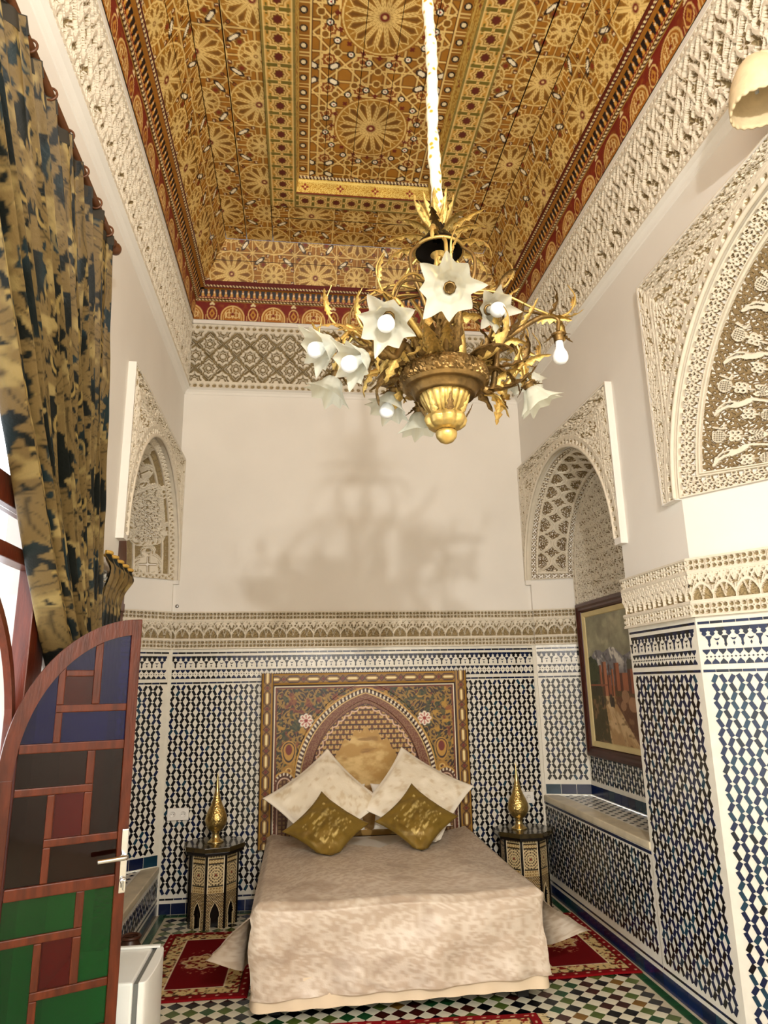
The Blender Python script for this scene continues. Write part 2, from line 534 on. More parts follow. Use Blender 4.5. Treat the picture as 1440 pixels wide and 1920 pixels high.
# friezes under the ceiling
HF = Z_FR1-Z_FR0
fB = Fr(FR_B.P(0, Z_FR0), FR_B.U, FR_B.N)
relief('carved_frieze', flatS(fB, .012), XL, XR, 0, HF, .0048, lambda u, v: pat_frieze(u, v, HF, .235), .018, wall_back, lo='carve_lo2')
fR = Fr(FR_R.P(0, Z_FR0), FR_R.U, FR_R.N)
relief('carved_frieze', flatS(fR, .012), 2.0, YB, 0, HF, .0058, lambda u, v: pat_frieze_deep(u, v, HF, .22), .034, wall_right, lo='carve_lo2')
fL = Fr(FR_L.P(0, Z_FR0), FR_L.U, FR_L.N)
relief('carved_frieze', flatS(fL, .012), 2.0, YB, 0, HF, .0058, lambda u, v: pat_frieze_deep(u, v, HF, .22), .030, wall_left, lo='carve_lo2')
# plain ledge mouldings under and over the friezes
def ledge(fr, u0, u1, z0, z1, h, parent, name='plaster_ledge'):
    a = Acc(); a.prism([(u0, z0), (u1, z0), (u1, z1), (u0, z1)], fr, 0, h)
    return a.obj(name, M['plaster'], parent)
for fr, u0, u1, p in ((FR_B, XL, XR, wall_back), (FR_R, YFRONT, YB, wall_right), (FR_L, YFRONT, YB, wall_left)):
    a = Acc()
    for (h0, q0), (h1, q1) in (((0, -.05), (.006, -.045)), ((.006, -.045), (.012, -.028)), ((.012, -.028), (.027, -.012)), ((.027, -.012), (.052, -.002)), ((.052, -.002), (.010, .002))):
        a.quad(fr.P(u0, Z_FR0+q0, h0), fr.P(u1, Z_FR0+q0, h0), fr.P(u1, Z_FR0+q1, h1), fr.P(u0, Z_FR0+q1, h1))
    a.obj('plaster_cove', M['plaster'], p)
    ledge(fr, u0, u1, Z_FR1-.006, Z_FR1+.03, .05, p)
for fr, p in ((FR_R, wall_right), (FR_L, wall_left)):
    ledge(fr, YFRONT, 2.0, Z_FR0, Z_FR1, .02, p)

# spandrel panels around the arches
def spandrel(name, nic, y0, y1, z0, z1, proud, hf, parent, nphi=300, nt=70, lo='carve_lo2', seg=(0, PI)):
    c, r, zc = nic.c, nic.r, nic.zc
    ph = np.linspace(seg[0], seg[1], nphi)
    t = np.linspace(0, 1, nt)
    PH, T = np.meshgrid(ph, t, indexing='ij'); PH = PH.ravel(); T = T.ravel()
    ct, st = np.cos(PH), np.sin(PH)
    kx = np.where(ct > 0, (y1-c)/np.maximum(ct, 1e-6), (y0-c)/np.minimum(ct, -1e-6))
    kz = (z1-zc)/np.maximum(st, 1e-6)
    k = np.minimum(kx, kz)
    R = r+(k-r)*T
    Y = c+R*ct; Z = zc+R*st
    h = hf(Y, Z, R-r, np.minimum(np.minimum(y1-Y, Y-y0), z1-Z), PH*r)
    X = nic.X-nic.sgn*(proud+.012*np.clip(h, 0, 1.2)-.012)
    V = np.stack([X, Y, Z], -1)
    F = grid_faces(nphi, nt)
    hm = h[F].mean(1)
    o = link(name, np_mesh(name, V, F, [M[lo], M['carve_hi']], (hm > .45).astype(int)), parent)
    stuff(o)
    # edges of the raised panel and its lower tongues beside the opening
    a = Acc()
    X0, X1 = nic.X, nic.X-nic.sgn*proud
    Xa, Xb = min(X0, X1), max(X0, X1)
    for yy, w in ((y0, .014), (y1, -.014)):
        a.box(Xa, Xb, min(yy, yy+w), max(yy, yy+w), zc, z1)
    a.box(Xa, Xb, y0+.0142, y1-.0142, z1-.014, z1)
    for ya, yb in ((y0, c-r), (c+r, y1)):
        a.box(Xa, Xb, ya, yb, z0, zc-.0002)
    a.obj('panel_edge', M['plaster'], parent)
    b = Acc(); qs = np.linspace(0, PI, 64)
    for q0, q1 in zip(qs[:-1], qs[1:]):
        b.quad(*[(xx, c+r*math.cos(q), zc+r*math.sin(q)) for xx, q in ((X0, q0), (X1, q0), (X1, q1), (X0, q1))])
    b.obj('arch_return', M['carve_hi'], parent)
    # rim around the opening
    pts = [(nic.X-nic.sgn*(proud-.004), c+(r+.004)*math.cos(q), zc+(r+.004)*math.sin(q)) for q in np.linspace(0, PI, 80)]
    V, F = tube(pts, .012, 8)
    link('arch_rim', np_mesh('arch_rim', V, F, M['carve_hi'], smooth=True), parent)

def hf_span(Y, Z, dr, de, s):
    h = pat_arab(Y, Z, .07, 0)
    b = .15
    brd = np.where(de < b, pat_arab(Y*1.3+Z, Z*1.1-Y*.3, .045, 4), h)
    ring = dr < .07
    x = per(s, .06)/.06
    brd = np.where(ring, ss(.22, .34, np.hypot(x, (dr/.07-.5)*1.1)), brd)
    g = np.minimum(np.minimum(np.abs(de-b), np.abs(dr-.075)), np.minimum(np.abs(de-b+.03), de))
    return np.where(g < .006, 1.1, brd)
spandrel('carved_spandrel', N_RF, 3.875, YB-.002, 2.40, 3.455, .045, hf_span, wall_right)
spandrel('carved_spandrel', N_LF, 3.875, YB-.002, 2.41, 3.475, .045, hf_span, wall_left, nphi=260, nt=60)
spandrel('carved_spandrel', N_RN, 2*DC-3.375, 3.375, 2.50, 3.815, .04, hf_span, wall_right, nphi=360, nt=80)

# soffits
def soffit(nic, s0, s1, cell, hf, depth, parent, lo='carve_lo'):
    return relief('carved_soffit', lambda u, v: nic.soffit(u, v), s0, s1, 0, nic.w, cell, hf, depth, parent, lo=lo)
def frame_h(h, u, v, w, b, u_end, strip):
    """border strips on the outer, inner and bottom edges"""
    d = np.minimum(np.minimum(v, w-v), np.minimum(u, u_end-u))
    along = np.where(np.minimum(v, w-v) < np.minimum(u, u_end-u), u, v)
    q = per(along, b*1.05)/b
    bh = ss(.16, .27, np.minimum(np.hypot(np.abs(q)-.26, np.abs(d/b-.5)-.2), np.hypot(np.abs(q)-.5, d/b-.5)))
    h = np.where(d < b, bh, h)
    return np.where((np.abs(d-b-.006) < .007) | (d < .006), 1.12, h)
def hf_ogee(u, v):
    w = N_RF.w; L = PI*NR
    vv = v/w*2.0; p = .33
    g = np.full_like(u, 9.)
    wv = .5*np.cos(2*PI*u/p)
    wv = wv*(1.12-.24*np.abs(np.cos(2*PI*u/p)))
    for k in (-1, 0, 1, 2, 3):
        g = np.minimum(g, np.minimum(np.abs(vv-k-.5-wv), np.abs(vv-k-.5+wv)))
    h = np.maximum(ln(g, .12), .5*pat_arab(u, v, .045, 3))
    h = np.where(np.abs(g) < .022, .6, h)
    return frame_h(h, u, v, w, .055, L, 0)
soffit(N_RF, 0, PI*NR, .0052, hf_ogee, .018, wall_right)
def hf_braid(u, v):
    w = N_LF.w; L = PI*NR
    x = v-w/2
    p = .95
    y = per(u-.60, p)
    # long cartouche and small round medallion linked by braided bands
    qx = np.abs(x)-(.085-.03); qy = np.abs(y)-(.26-.05)
    cart = np.hypot(np.maximum(qx, 0), np.maximum(qy, 0))+np.minimum(np.maximum(qx, qy), 0)-.05
    y2 = per(u-.60-p/2, p)
    circ = np.hypot(x, y2)-.075
    knot = np.minimum(np.hypot(x, per(y-.345, p))-.03, np.hypot(x, per(y+.345, p))-.03)
    cor = np.minimum(np.hypot(np.abs(x)-.15, per(y-.17, p))-.03, np.hypot(np.abs(x)-.15, per(y+.17, p))-.03)
    rope = lambda d, s: np.where(np.abs(d) < .02, np.where(np.abs(d) > .014, 1.0, .45+.55*(np.sin(s*220+d*260) > 0)), -1)
    s_ = np.arctan2(x, y)*.18
    h = .30*pat_quatre(u, np.mod(v, .02), .02)
    h = np.where(cart < 0, pat_arab(u, x, .06, 5)*.95, h)
    h = np.where(circ < 0, ss(.25, .5, np.abs(np.sin(2*np.arctan2(x, y2))*np.hypot(x, y2)/.05)), h)
    for d in (cart-.02, circ-.02, knot-.01, cor-.01):
        rr = rope(d, s_+u*.6)
        h = np.where(rr >= 0, rr, h)
    for dx in (.115,):
        rr = np.where(np.abs(np.abs(x)-dx) < .006, 1.0, -1)
        h = np.where((rr > 0) & (cart > .04) & (circ > .04), 1, h)
    d = np.minimum(np.minimum(v, w-v), np.minimum(u, L-u)); al = np.where(np.minimum(v, w-v) < u, u, v)
    h = np.where(d < .04, .4+.6*(np.abs(np.sin(al*120)-(d/.04-.5)*1.6) < .7), h)
    return np.where((np.abs(d-.042) < .005) | (d < .005), 1.1, h)
soffit(N_LF, 0, PI*NR, .0055, hf_braid, .016, wall_left, lo='carve_lo2')

def hf_crane(u, v):
    """u along the arch (0 = bottom), v from the wall edge inwards"""
    w = N_RN.w
    b0 = .095                                # band of flowers
    # flowers
    q = .062
    def flowers(al, ac, H):
        x = per(al, q); y = ac-H/2
        r = np.hypot(x, y); th = np.arctan2(y, x)
        pet = r-.019*(1.0+.55*np.cos(5*th))
        h = ss(.004, -.002, pet)
        h = np.where(r < .006, .3, h)
        hx = np.minimum(np.hypot(np.abs(x)-q*.5, y-.0), 9)
        ring = np.minimum(np.abs(np.hypot(np.abs(x)-q/2, np.abs(y)-.02)-.014), np.abs(np.hypot(np.abs(x)-q/2, np.abs(y)-.042)-.012))
        return np.maximum(h, .8*ln(ring, .0045))
    db = np.minimum(v, u)
    hb = np.where(v < u, flowers(u, v, b0), flowers(v, u, b0))
    # main field
    p = .30
    X = (v-b0-.03)/(w-b0-.03-.12)            # 0..1
    wm = (w-b0-.15)
    y = per(u-.26, p)
    x = (X-.5)*wm
    h = .42*pat_arab(u, v, .055, 7)
    # bird: body, wings with dots, neck and legs
    def T(pts, wd, lvl=1.0):
        nonlocal h
        h = np.where(pline(x, y, pts) < wd, lvl, h)
    body = [(-.125, -.11), (-.10, -.08), (-.07, -.06), (-.035, -.052), (-.005, -.04), (.02, -.015), (.05, .0), (.10, -.004), (.13, -.01)]
    T([(px, py) for px, py in body], .0085)
    T([(-.035, -.05), (.0, -.036), (.03, -.012)], .016)
    T([(-.125, -.11), (-.115, -.075), (-.085, -.04), (-.05, -.028), (-.02, -.03)], .005)
    for sx, sy, a in ((.085, .045, .35), (.085, .078, -.25)):
        ca, sa = math.cos(a), math.sin(a)
        lx = (x-sx)*ca+(y-sy)*sa; ly = -(x-sx)*sa+(y-sy)*ca
        e = np.hypot(lx/.045, ly/.0185)-1
        dots = np.hypot(per(lx, .012), per(ly, .012))
        h = np.where(e < 0, np.where((dots < .0042) & (e < -.3), .1, 1.05), h)
    T([(.04, .06), (.0, .06)], .004); T([(.13, .06), (.15, .06)], .005)
    # knots
    for kx, ky in ((-.02, .062), (.035, -.098)):
        kk = np.maximum(np.abs(x-kx), np.abs(y-ky))
        kd = np.abs(np.hypot(np.abs(x-kx)-.013, np.abs(y-ky)-.017)-.012)
        h = np.where((kk < .045) & (kd < .0052), 1, h)
    T([(-.06, .062), (-.045, .062)], .005); T([(.06, -.098), (.08, -.098)], .005)
    # dotted discs on the rims
    for kx, ky in ((-.10, .06), (.125, -.1)):
        dd = np.hypot(x-kx, (y-ky)*.9)
        dots = np.hypot(per(x, .012), per(y, .012))
        h = np.where(dd < .034, np.where((dots < .0044) & (dd < .029), .1, 1), h)
    T([(-.13, .115), (-.08, .105), (-.075, .13)], .005)
    h = np.where(X < 0, .0, h)
    hh = np.where((v < b0) | (u < b0), hb, h)
    inner = v > w-.10
    hh = np.where(inner, pat_arab(u, v, .04, 2), hh)
    g = np.minimum(np.abs(db-b0-.006), np.abs(db-b0-.022))
    hh = np.where(g < .0065, 1.15, hh)
    hh = np.where((np.abs(db-b0-.014) < .004), .5, hh)
    hh = np.where((np.abs(v-(w-.105)) < .007) & (u > b0), 1.15, hh)
    return np.where((db < .008) | (v > w-.006), 1.15, hh)
soffit(N_RN, 0, .46*PI*DR, .0039, hf_crane, .02, wall_right)
soffit(N_RN, .46*PI*DR, PI*DR, .011, lambda u, v: hf_crane(np.minimum(u, PI*DR-u+.0), v), .02, wall_right)
# tympanum of the right niche
def hf_tymp(u, v): return pat_arab(u, v, .042, 6)
def tympanum(nic, parent, hf, z0, cell=.0055):
    n_r, n_p = 60, 240
    y = np.linspace(nic.c-nic.ri+.01, nic.c+nic.ri-.01, int(2*nic.ri/cell))
    v = np.linspace(0, 1, int((nic.zc+nic.ri-z0)/cell))
    Yg, Vg = np.meshgrid(y, v, indexing='ij'); Yg = Yg.ravel(); Vg = Vg.ravel()
    zt = nic.zc+np.sqrt(np.maximum((nic.ri-.005)**2-(Yg-nic.c)**2, 0))
    Z = z0+(zt-z0)*Vg
    h = hf(Yg, Z)
    d = nic.ri-np.where(Z > nic.zc, np.hypot(Yg-nic.c, Z-nic.zc), np.abs(Yg-nic.c))
    al = np.arctan2(Z-nic.zc, Yg-nic.c)*nic.ri
    bd = ss(.2, .32, np.hypot(per(al, .06)/.06, d/.055-.5))
    h = np.where(d < .055, bd, h); h = np.where((np.abs(d-.06) < .006) | (d < .006) | (Z < z0+.008), 1.1, h)
    X = nic.Xi-nic.sgn*(.004+.014*h)
    F = grid_faces(len(y), len(v))
    o = link('carved_tympanum', np_mesh('carved_tympanum', np.stack([X, Yg, Z], -1), F, [M['carve_lo'], M['carve_hi']], (h[F].mean(1) > .45).astype(int)), parent)
    stuff(o)
tympanum(N_RF, wall_right, hf_tymp, DADO+.02)
# ------------------------------------------------------------------ glazed tile dado
TH = .012
def tile_mesh(name, poly, th, m):
    fr = Fr((0, 0, 0), (1, 0, 0), (0, 0, 1), (0, 1, 0))
    a = Acc(); a.prism(poly, fr, 0, th)
    return a.mesh(name, m)
def rp(w, l): return [(-w/2, -l/2), (w/2, -l/2), (w/2, l/2), (-w/2, l/2)]
LT = [tile_mesh('tile', rp(.0205, .0405), .0035, M[k]) for k in ('glaze_k', 'glaze_n', 'glaze_t')]
class Pieces:
    """loose pieces on one wall: the largest in view become objects, the rest one mesh"""
    def __init__(s, parent, meshes, name, limit=300):
        s.items = []; s.parent = parent; s.meshes = meshes; s.name = name; s.limit = limit
    def add(s, k, M4): s.items.append((k, M4))
    def finish(s):
        P = np.array([list(m.translation) for k, m in s.items])
        px = cam_px(P)
        inside = (px[:, 2] > .3) & (px[:, 0] > -10) & (px[:, 0] < 1450) & (px[:, 1] > -10) & (px[:, 1] < 1930)
        N = np.array([list(m.to_3x3() @ Vector((0, 0, 1))) for k, m in s.items])
        vd = P-np.array([0, 0, CAMH]); dist = np.linalg.norm(vd, axis=1)
        fac = -np.sum(N*vd, 1)/dist
        score = np.where(inside & s.vis(P, px), fac/dist**2, -1)
        order = np.argsort(-score)
        big = set(order[:s.limit].tolist())
        a = Acc(); mats = []
        for i, (k, m) in enumerate(s.items):
            if i in big and score[i] > 0:
                o = link(s.name, s.meshes[k], s.parent); o.matrix_basis = m
            else:
                me = s.meshes[k]
                mm = me.materials[0]
                if mm not in mats: mats.append(mm)
                mi = mats.index(mm); n = len(a.v)
                a.v += [tuple(m @ v.co) for v in me.vertices]
                for p in me.polygons: a.f.append(tuple(n+q for q in p.vertices)); a.m.append(mi)
        if a.v: stuff(a.obj(s.name+'_field', mats, s.parent))
    def vis(s, P, px): return np.ones(len(P), bool)
def mat4(P, U, V, N):
    return Matrix(((U[0], V[0], N[0], P[0]), (U[1], V[1], N[1], P[1]), (U[2], V[2], N[2], P[2]), (0, 0, 0, 1)))

PU, PV = .0403, .0412
def backing(fr, u0, u1, v0, v1, parent, name='tile_panel'):
    a = Acc(); a.prism([(u0, v0), (u1, v0), (u1, v1), (u0, v1)], fr, 0, TH)
    return a.obj(name, M['glaze_w'], parent)
def lattice(pc, fr, u0, u1, v0, v1, seed=1, teal=.12, navy=.45):
    r = random.Random(seed)
    nu = int((u1-u0-.012)/PU); nv = int((v1-v0)/PV)
    ou = u0+((u1-u0)-(nu-1)*PU)/2; ov = v1-.022
    for i in range(nu):
        for j in range(nv):
            s = 1 if (i+j) % 2 else -1
            an = s*math.radians(31)+r.uniform(-.05, .05)
            u = ou+i*PU+r.uniform(-.0008, .0008); v = ov-j*PV+r.uniform(-.0008, .0008)
            U = fr.U*math.cos(an)+fr.V*math.sin(an); V = -fr.U*math.sin(an)+fr.V*math.cos(an)
            # same handedness on every wall
            N = fr.N
            if np.dot(np.cross(U, V), N) < 0: U = -U
            q = r.random()
            k = 2 if q < teal else (1 if q < teal+navy else 0)
            pc.add(k, mat4(fr.P(u, v, TH-.0005), U, V, N))
def strips(fr, u0, u1, parent, base=0.0, full=True, seed=3):
    """line tiles, triangle and finial bands"""
    r = random.Random(seed)
    a = Acc()
    def P(poly, mi=0): a.prism(poly, fr, TH-.001, TH+.0025, mi)
    def linet(z, h):
        u = u0+.002
        while u < u1-.012:
            w = min(.062, u1-.002-u); mi = 1 if r.random() < .6 else 0
            P([(u, z), (u+w-.0035, z), (u+w-.0035, z+h), (u, z+h)], mi); u += w
    if full:
        linet(1.626, .0125); linet(1.857, .0125)
        n = int((u1-u0)/.0395); o = u0+((u1-u0)-n*.0395)/2+.0395/2
        for i in range(n):
            c = o+i*.0395; mi = 1 if r.random() < .55 else 0
            P([(c-.0185, 1.664), (c+.0185, 1.664), (c+.0165, 1.673), (c, 1.690), (c-.0165, 1.673)], mi)
            P([(c-.0185, 1.734), (c-.0165, 1.725), (c, 1.708), (c+.0165, 1.725), (c+.0185, 1.734)], mi)
            for q in (0, .01975):
                P([(c+q, 1.6945), (c+q+.0055, 1.699), (c+q, 1.7035), (c+q-.0055, 1.699)], 0)
            # dark between the pale finials
            P([(c-.0195, 1.838), (c-.0185, 1.822), (c-.009, 1.818), (c-.0125, 1.808), (c-.0055, 1.800), (c, 1.797), (c+.0055, 1.800), (c+.0125, 1.808), (c+.009, 1.818), (c+.0185, 1.822), (c+.0195, 1.838)], mi)
            e = c+.01975
            if i % 2 == 0:
                P([(e-.016, 1.798), (e-.0145, 1.790), (e-.006, 1.779), (e-.0045, 1.764), (e-.007, 1.755), (e, 1.744), (e+.007, 1.755), (e+.0045, 1.764), (e+.006, 1.779), (e+.0145, 1.790), (e+.016, 1.798)], mi)
            else:
                P([(e-.015, 1.787), (e-.006, 1.776), (e+.006, 1.776), (e+.015, 1.787), (e, 1.783)], mi)
                P([(e, 1.770), (e-.005, 1.761), (e, 1.750), (e+.005, 1.761)], mi)
    if base is not None:
        linet(base+.096, .0115)
    return stuff(a.obj('border_tile_bands', [M['glaze_k'], M['glaze_n']], parent))
BT = [tile_mesh('base_tile', rp(.102, .072), .004, M[k]) for k in ('glaze_b', 'glaze_b', 'glaze_n', 'glaze_t')]
def base_tiles(fr, u0, u1, z0, parent, seed=5, w=.105, h=.076):
    r = random.Random(seed); n = max(1, int((u1-u0)/w)); st = (u1-u0)/n
    for i in range(n):
        U = fr.U; N = fr.N; V = fr.V
        if np.dot(np.cross(U, V), N) < 0: U = -U
        m = mat4(fr.P(u0+(i+.5)*st, z0+h/2, TH-.001), U*(st/.105), V, N)
        o = link('base_tile', r.choice(BT), parent); o.matrix_basis = m

panel_b = backing(FR_B, XL, XR, 0, DADO, wall_back)
pc = Pieces(panel_b, LT, 'tile')
lattice(pc, FR_B, XL+.01, XR-.01, .115, 1.618, 1, teal=.05, navy=.2)
pc.vis = lambda P, px: ~((px[:, 0] > 485) & (px[:, 0] < 885) & (px[:, 1] > 1255)) & ~((px[:, 1] > 1450) & (px[:, 0] > 420) & (px[:, 0] < 960)) & (px[:, 0] > 285)
pc.finish()
strips(FR_B, XL+.004, XR-.004, panel_b)
base_tiles(FR_B, XL+.004, XR-.004, 0, panel_b, 5)
# pale corner strips
for x in (XL+.012, XR-.012): box_obj('corner_strip', x-.014, x+.014, YB-.026, YB, 0, DADO, M['glaze_w'], wall_back, bevel=.003)

panel_r = backing(FR_R, DC+DR-.0036, NC-NR+.003, 0, DADO, wall_right)
backing(FR_R, NC-NR, YB, 0, SILL-.045, wall_right)
backing(N_RF.jamb, 0, N_RF.w, SILL, DADO, wall_right)
backing(N_RF.back, NC-N_RF.ri, NC+N_RF.ri, SILL, DADO, wall_right)
backing(N_RN.jamb, -.0036, N_RN.w, 0, DADO, wall_right)
pc = Pieces(panel_r, LT, 'tile')
lattice(pc, FR_R, DC+DR+.02, NC-NR-.008, .115, 1.618, 2)
lattice(pc, FR_R, NC-NR-.008+.01, YB-.02, .115, SILL-.075, 3, navy=.25)
lattice(pc, N_RF.jamb, .012, N_RF.w-.012, SILL+.09, 1.618, 4, teal=.05, navy=.2)
lattice(pc, N_RF.back, NC-N_RF.ri+.02, NC+N_RF.ri-.01, SILL+.09, 1.618, 5, navy=.25)
lattice(pc, N_RN.jamb, .028, N_RN.w-.01, .115, 1.618, 6, teal=.28, navy=.6)
pc.finish()
strips(FR_R, DC+DR+.004, NC-NR-.004, panel_r, seed=8)
strips(FR_R, NC-NR, YB-.014, panel_r, full=False, seed=9)
strips(N_RF.jamb, .004, N_RF.w-.004, panel_r, base=None, seed=10)
strips(N_RF.back, NC-N_RF.ri+.004, NC+N_RF.ri-.004, panel_r, base=None, seed=11)
strips(N_RN.jamb, .004, N_RN.w-.004, panel_r, seed=12)
base_tiles(FR_R, DC+DR, NC-NR, 0, panel_r, 6)
base_tiles(FR_R, NC-NR, YB-.014, 0, panel_r, 7)
base_tiles(N_RN.jamb, 0, N_RN.w, 0, panel_r, 8)
base_tiles(N_RF.jamb, .004, N_RF.w-.004, SILL+.006, panel_r, 9)
base_tiles(N_RF.back, NC-N_RF.ri+.01, NC+N_RF.ri-.01, SILL+.006, panel_r, 10)
# dark line under the sill, sill slab with its tiled bed
a = Acc(); a.prism([(NC-NR, SILL-.066), (YB-.014, SILL-.066), (YB-.014, SILL-.05), (NC-NR, SILL-.05)], FR_R, TH-.001, TH+.003)
a.obj('border_tile_line', M['glaze_n'], panel_r)
def sill(nic, parent, sgn):
    SILL = nic.z0
    a = Acc(); X0, X1 = nic.X-sgn*.02, nic.X+sgn*.10
    a.box(min(X0, X1), max(X0, X1), NC-NR+.002, NC+NR-.002, SILL-.045, SILL)
    a.obj('sill_slab', M['marble'], parent, bevel=.008)
    a = Acc(); a.box(min(X1, nic.Xi), max(X1, nic.Xi), NC-NR+.03, NC+NR-.03, SILL-.05, SILL-.004)
    bed = a.obj('sill_bed', M['glaze_w'], parent)
    b = Acc(); n = 0
    q = .045
    for i in range(5):
        for j in range(36):
            x = X1+sgn*(.03+i*q); y = NC-NR+.06+j*q
            if abs(x-nic.X) > nic.d-.02 or y > NC+N_RF.ri+.05: continue
            if (i+j) % 2: continue
            b.poly([(x-.019, y, SILL-.001), (x, y-.019, SILL-.001), (x+.019, y, SILL-.001), (x, y+.019, SILL-.001)])
    stuff(b.obj('sill_tiles', M['glaze_k'], bed))
sill(N_RF, wall_right, 1)
sill(N_LF, wall_left, -1)

panel_l = backing(FR_L, DC+DR, NC-NR, 0, DADO, wall_left)
backing(FR_L, NC-NR, YB, 0, SILL_L-.045, wall_left)
backing(N_LF.jamb, 0, N_LF.w, SILL_L, DADO, wall_left)
pc = Pieces(panel_l, LT, 'tile')
lattice(pc, FR_L, NC-NR, YB-.02, .115, SILL_L-.075, 13)
lattice(pc, N_LF.jamb, .014, N_LF.w-.012, SILL_L+.09, 1.618, 14, teal=.05, navy=.2)
pc.vis = lambda P, px: px[:, 0] > 232
pc.finish()
strips(N_LF.jamb, .004, N_LF.w-.004, panel_l, base=None, seed=15)
strips(FR_L, NC-NR, YB-.014, panel_l, full=False, seed=16)
base_tiles(N_LF.jamb, .004, N_LF.w-.004, SILL_L+.006, panel_l, 17)
base_tiles(FR_L, NC-NR, YB-.014, 0, panel_l, 18)

# ------------------------------------------------------------------ floor of small lozenges
FT = [tile_mesh('floor_tile', [(-.0415, 0), (0, -.0415), (.0415, 0), (0, .0415)], .004, M[k]) for k in ('glaze_cr', 'glaze_k', 'glaze_ol', 'glaze_br', 'glaze_g', 'glaze_oc')]
pc = Pieces(floor, FT, 'floor_tile')
r = random.Random(4)
q = .087
X0f, X1f = XL+.10, XR-.10
for j in range(-2, int((YB-2.9)/q*2)+2):
    y = 2.9+j*q/2
    for i in range(-2, int((X1f-X0f)/q)+2):
        x = X0f+i*q+(q/2 if j % 2 else 0)
        if not (X0f+.03 < x < X1f-.03 and 2.9 < y < YB-.14): continue
        if j % 2 == 0: k = 0
        else:
            g = (j//2) % 2
            z = r.random()
            if x < .4: k = (2 if z < .8 else 4) if g else (1 if z < .85 else 3)
            else: k = 1 if z < .5 else (3 if z < .78 else (2 if z < .9 else (4 if z < .95 else 5)))
        pc.add(k, Matrix.Translation((x, y, .0)))
pc.vis = lambda P, px: ~((px[:, 0] > 480) & (px[:, 0] < 1035) & (px[:, 1] < 1870))
pc.finish()
# green border strips along the walls
GT = tile_mesh('border_tile', rp(.048, .105), .0045, M['glaze_g'])
for x, in ((XL+.06,), (XR-.06,)):
    for j in range(27):
        y = 2.9+.055+j*.108
        if y > YB-.05: break
        o = link('border_tile', GT, floor); o.location = (x, y, 0)
for i in range(26):
    o = link('border_tile', GT, floor); o.location = (XL+.12+i*.108, YB-.06, 0); o.rotation_euler = (0, 0, PI/2)
# ------------------------------------------------------------------ painted wooden ceiling
GOLD, GOLD_L, GOLD_D, BRN, REDP, CRM = '#aa7c2a', '#e4c67e', '#805412', '#4a2208', '#7c1f0c', '#f2e6c8'
def petals(x, y, n, R, rot=0.0):
    r = np.hypot(x, y); th = np.arctan2(y, x)+rot
    a = per(th, 2*PI/n)
    X = r*np.cos(a); Y = np.abs(r*np.sin(a))
    hw = np.minimum(np.minimum((X-.17*R)*math.tan(PI/n)*.92, math.tan(PI/n)*R*.62), (.93*R-X)*.75)
    return r, th, X, Y, hw-Y
def ros_paint(c, x, y, n, R, core='#6d150a'):
    r, th, X, Y, d = petals(x, y, n, R)
    inside = r < R
    c = mixc(c, GOLD, (inside*.7))
    c = mixc(c, GOLD_D, ss(.004, .010, d)*inside*(r > .15*R)*.75)
    c = mixc(c, BRN, ss(.013, .017, d)*inside*.45)
    c = mixc(c, GOLD_L, ln(d, .0042)*inside)
    c = mixc(c, GOLD_L, ln(per(th+PI/n, 2*PI/n)*r, .003)*inside*(r < .95*R)*.9)
    c = mixc(c, GOLD_L, ln(r-R, .005))
    c = mixc(c, core, ln(r, .13*R, .3)); c = mixc(c, '#e0c080', ln(r, .05*R, .3))
    return c
def loz(c, x, y, ang, l, w, fill=CRM):
    ca, sa = math.cos(ang), math.sin(ang)
    a = np.abs(x*ca+y*sa); b = np.abs(-x*sa+y*ca)
    d = np.maximum(b/w, (a/l*1.0+b/w*.35))
    c = mixc(c, '#2a140a', 1-ss(1.35, 1.6, d)); return mixc(c, fill, 1-ss(.85, 1.0, d))
